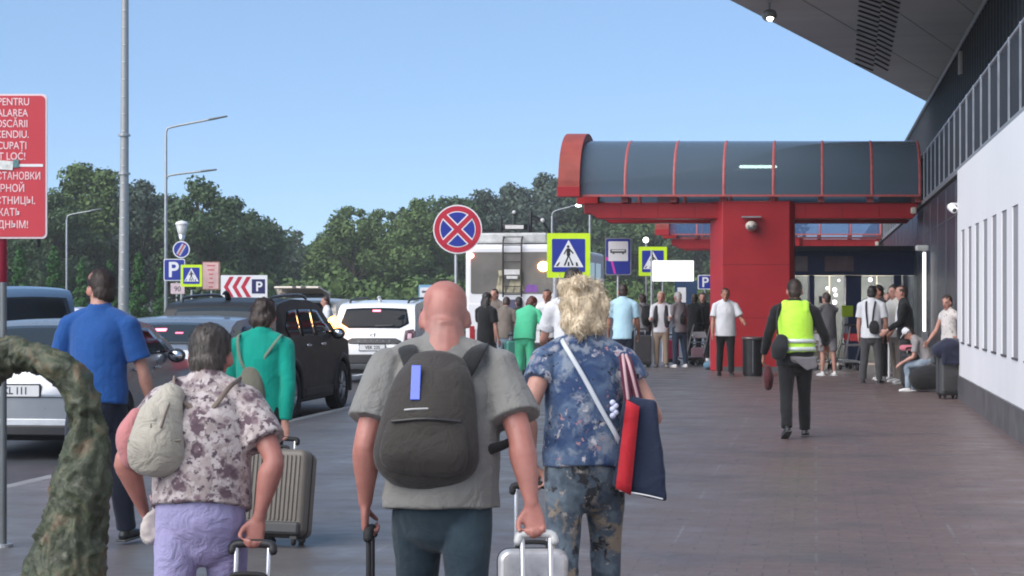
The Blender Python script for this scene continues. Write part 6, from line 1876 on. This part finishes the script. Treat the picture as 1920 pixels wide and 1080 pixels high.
remesh(t, .014, 2, bagf, f_char, 'cloth', b)
# ---------------------------------------------------------------- suitcases
def suitcase(name, label, loc, rz, w, h, d, mat, tilt=0.0, rail=.45, ribs=0, railmat=alu, handle=black_rubber, roll=0.0, soft=False, rs=.10):
    """wheels at the origin; tilt leans the top away (+y); rails rise from the top, grip on the rails"""
    o = thing(name, label, 'suitcase', loc, rz)
    o.rotation_euler = (R(-tilt), R(roll), rz)
    z0 = .06
    m = MB().prism(round_rect(w, h, .05, n=6, cx=0, cz=z0 + h / 2), -d / 2, d / 2)
    m.build('shell', mat, o, bevel=.035, seg=4)
    if ribs:
        r_ = MB()
        for k in range(ribs):
            x = -w / 2 + .05 + (w - .1) * k / (ribs - 1)
            r_.tube([(x, -d / 2 - .002, z0 + .10), (x, -d / 2 - .002, z0 + h - .05)], [(.009, .008)] * 2, n=8, sub=1)
            r_.tube([(x, d / 2 + .002, z0 + .06), (x, d / 2 + .002, z0 + h - .05)], [(.009, .008)] * 2, n=8, sub=1)
        r_.build('ribs', mat, o, smooth=True)
    MB().prism(round_rect(w + .008, h + .008, .054, n=6, cx=0, cz=z0 + h / 2), -.008, .008).build('zip_band', black_plastic, o)
    MB().box((0, -d / 2 + .03, z0 + .045), (w * .94, .10, .085)).build('corner_guard', black_plastic, o, bevel=.02)
    for sx in (-1, 1):
        for sy in (-1, 1):
            wh = MB().lathe([(0, -.012), (.024, -.012), (.028, 0), (.024, .012), (0, .012)], c=(sx * (w / 2 - .06), sy * (d / 2 - .04), .028), axis='X', n=16)
            wo = wh.build('wheel', black_rubber, o, smooth=True)
            MB().box((sx * (w / 2 - .06), sy * (d / 2 - .04), .055), (.04, .045, .03)).build('fork', black_plastic, wo)
    ry = d / 2 - .045
    for sx in (-1, 1):
        MB().tube([(sx * rs, ry, z0 + h - .01), (sx * rs, ry, z0 + h + rail)], .0095, n=10, sub=1).build('rail', railmat, o, smooth=True)
    MB().tube([(-rs - .015, ry, z0 + h + rail - .012), (-rs, ry, z0 + h + rail + .012), (rs, ry, z0 + h + rail + .012), (rs + .015, ry, z0 + h + rail - .012)], [(.016, .018)] * 4, n=12).build('grip', handle, o, smooth=True)
    MB().tube([(-.07, 0, z0 + h), (-.05, 0, z0 + h + .025), (.05, 0, z0 + h + .025), (.07, 0, z0 + h)], .010, n=8).build('carry_handle', black_rubber, o, smooth=True)
    return o
def pulled(p, q, label, rz, w, h, d, mat, tilt=0.0, roll=0.0, **k):
    """a suitcase whose grip lies in the hand q of person p"""
    g = Matrix.Rotation(p.root.rotation_euler.z, 4, 'Z') @ p.grip[q] + p.root.location
    Rm = Matrix.Rotation(rz, 3, 'Z') @ Matrix.Rotation(R(roll), 3, 'Y') @ Matrix.Rotation(R(-tilt), 3, 'X')
    e = Rm @ V3((0, 0, 1)); ry = d / 2 - .045
    L = (g.z - (Rm @ V3((0, ry, 0))).z) / e.z
    return suitcase('suitcase', label, g - Rm @ V3((0, ry, L)), rz, w, h, d, mat, tilt=tilt, roll=roll, rail=L - .072 - h, **k)
beige_s = M('case_taupe', (.135, .115, .095), .4, var=.08, scale=5, bump=.1, bscale=200)
pulled(p4, 1, 'ribbed taupe suitcase pulled by the person in the teal jacket', R(-10), .46, .55, .26, beige_s, tilt=12, roll=1, rs=.08, ribs=14)
pulled(p3, 1, 'maroon suitcase pulled by the woman in the floral blouse', R(-4), .36, .50, .22, M('case_maroon', (.16, .02, .045), .4, var=.1), tilt=10, roll=0, rs=.06, handle=M('grip_dark', (.03, .03, .032), .5))
silver_s = M('case_silver', (.50, .48, .48), .3, metal=.35, var=.35, scale=7)
pulled(p2, -1, 'silver patterned suitcase with tall rails by the blonde woman', R(2), .30, .44, .2, silver_s, tilt=6, rs=.068)
pulled(p1, 1, 'dark suitcase with pale grip in the bald mans right hand', R(4), .36, .40, .22, M('case_dark', (.05, .05, .055), .5), tilt=14, rs=.05, handle=M('grip_pale', (.55, .55, .54), .4))
pulled(p1, -1, 'black suitcase with thin black rails in the bald mans left hand', R(86), .30, .42, .2, M('case_black', (.016, .016, .018), .5), tilt=0, rs=.05, railmat=black_plastic)
suitcase('suitcase', 'tall dark grey suitcase standing by the white wall', at(1779, 119.5, 0), R(12), .34, .72, .26, M('case_charcoal', (.055, .055, .057), .5, var=.1), rail=.10)
o = thing('draped_jacket', 'navy jacket draped over the tall suitcase by the white wall', 'jacket', at(1781, 119.6, 0), R(12))
t = MB().tube([(-.2, -.02, .76), (0, -.03, .83), (.17, -.02, .78)], [(.14, .10), (.17, .12), (.13, .10)], n=16, side=(0, 1, 0)); t.box((-.04, -.16, .68), (.30, .05, .26))
remesh(t, .014, 3, lambda co, no: co + no * ((1 - np.abs(vnoise(co * 8))) * .025)[:, None], fabric('jacket_navy', (.014, .016, .035)), 'cloth', o)
suitcase('suitcase', 'dark suitcase standing behind the light blue shirt', at(1203, 82, 0), R(8), .42, .68, .28, M('case_slate', (.05, .05, .055), .5), rail=.12)
suitcase('suitcase', 'teal suitcase behind the legs of the mint green suit', at(966, 93, 0), R(15), .40, .66, .26, M('case_teal', (.05, .20, .16), .45), rail=.1)
suitcase('suitcase', 'pink suitcase between the khaki trousers and the dark jeans', at(1258, 79, 0), R(15), .34, .54, .24, M('case_pink', (.42, .05, .13), .45), rail=.1)
suitcase('suitcase', 'dark brown suitcase the seated child leans on', at(1716, 108, 0), R(20), .42, .56, .28, M('case_brown', (.028, .024, .022), .5), rail=.08)
o = thing('luggage_cushion', 'red neck pillow on the brown suitcase beside the child', 'pillow', at(1703, 106, 0), 0)
m = MB().tube([(.12 * math.cos(R(a)), .12 * math.sin(R(a)) - .05, .70) for a in range(-150, 151, 25)], .055, n=10); remesh(m, .013, 1, None, f_pink, 'cushion', o)
suitcase('suitcase', 'small mauve suitcase at the left foot of the red pillar', at(1309, 79.5, 0), R(-10), .32, .36, .22, M('case_mauve', (.24, .14, .17), .5), rail=.05)
o = thing('blue_bag', 'light blue bag on the paving at the foot of the red pillar', 'bag', at(1338, 85, 0), 0)
t = MB().tube([(-.14, 0, .10), (0, 0, .12), (.14, 0, .10)], [(.12, .09), (.13, .11), (.11, .09)], n=14, side=(0, 1, 0)); remesh(t, .014, 2, bagf, fabric('bag_sky', (.10, .20, .28)), 'bag', o)
o = thing('queue_post', 'slim white queue post with small white sign in the crowd by the doors', 'post', at(1667, 95, 0), 0)
MB().tube([(0, 0, .02), (0, 0, .85)], .022, sub=1).build('pole', white_paint, o, smooth=True); MB().box((0, -.03, .95), (.14, .02, .2)).build('sign', sg_white, o, bevel=.01); MB().lathe([(0, 0), (.14, 0), (.13, .02), (0, .025)], n=20).build('base', steel, o)
o = thing('wet_floor_sign', 'lime yellow notice stand by the doors beyond the phone holder', 'sign', at(1589, 81, 0), 0)
MB().box((0, 0, 1.28), (.26, .03, .26)).build('panel', sg_lime, o, bevel=.01); MB().tube([(0, .03, 0.02), (0, .03, 1.2)], .02, sub=1).build('post', steel, o); MB().lathe([(0, 0), (.16, 0), (.15, .02), (0, .025)], n=20).build('base', black_plastic, o)

# ---------------------------------------------------------------- the bark-like bronze arch at the lower left
o = thing('sculpture', 'mottled green-brown arched sculpture with bark-like skin at lower left', 'sculpture', at(60, 600, 0), 0)
px_ = [(-150, 760, 55, .3), (-60, 690, 42, .2), (0, 668, 36, .12), (55, 672, 33, .05), (105, 690, 34, 0), (146, 730, 36, 0), (163, 800, 42, 0), (160, 870, 54, 0), (147, 950, 70, 0), (130, 1040, 86, 0), (114, 1130, 98, 0), (105, 1260, 96, 0), (95, 1500, 112, 0)]
t = MB().tube([((x - 60) / 600, dy, EYE + (CY - y) / 600) for x, y, r, dy in px_], [(r / 600, r / 600 * .75) for x, y, r, dy in px_], n=28, sub=5)
def barkf(co, no):
    w1 = np.stack([vnoise(co * 8 + 3), vnoise(co * 8 + 11), vnoise(co * 8 + 23)], 1)
    r1 = 1 - np.abs(vnoise(co * np.array([22, 22, 10]) + w1 * 1.2))
    r2 = 1 - np.abs(vnoise(co * np.array([50, 50, 34]) + w1 * 2))
    return co + no * ((r1 - .6) * .030 + (r2 - .6) * .012 + vnoise(co * 5) * .012)[:, None]
bz, nt, bs = new_mat('bronze_bark')
v = coords(nt)
n1 = noise_tex(nt, v, 9, 5, .6, 1.2); n2 = noise_tex(nt, v, 26, 5, .65, .6)
c1 = mixcol(nt, ramp(nt, n1.outputs[0], .4, .62), (.036, .042, .024), (.088, .105, .060))
c2 = mixcol(nt, ramp(nt, n2.outputs[0], .55, .68), c1, (.105, .11, .08))
c3 = mixcol(nt, ramp(nt, n1.outputs[0], .53, .66), c2, (.125, .088, .052))
lk(nt, c3, bs.inputs['Base Color'])
bs.inputs['Roughness'].default_value = .55; bs.inputs['Metallic'].default_value = .15
bp = nd(nt, 'ShaderNodeBump'); bp.inputs['Strength'].default_value = .8; bp.inputs['Distance'].default_value = .012
lk(nt, n2.outputs[0], bp.inputs['Height']); lk(nt, bp.outputs[0], bs.inputs['Normal'])
remesh(t, .0075, 1, barkf, bz, 'arch', o)
MB().box((.05, 0, .03), (.55, .4, .058)).build('plinth', stone_dark, o, bevel=.015)

# ---------------------------------------------------------------- thin evening haze over the whole place
hzm = bpy.data.materials.new('air'); hzm.use_nodes = True
nt = hzm.node_tree; nt.nodes.remove(nt.nodes['Principled BSDF'])
pv_ = nt.nodes.new('ShaderNodeVolumePrincipled')
pv_.inputs['Color'].default_value = (.95, .95, .95, 1); pv_.inputs['Density'].default_value = .0005
nt.links.new(pv_.outputs[0], nt.nodes['Material Output'].inputs['Volume'])
ho = MB().span(-140, 140, -40, 300, -1.2, 24).build('haze', hzm); tag(ho, kind='stuff')
S.cycles.volume_bounces = 0

o = thing('duffel_bag', 'black duffel bag under the seated child', 'bag', at(1747, 111.5, 0), 0)
t = MB().tube([(-.22, .0, .23), (0, 0, .25), (.22, 0, .23)], [(.17, .19), (.18, .21), (.17, .19)], n=16, side=(0, 1, 0)); remesh(t, .016, 3, bagf, fabric('duffel_black', (.02, .02, .022)), 'bag', o)
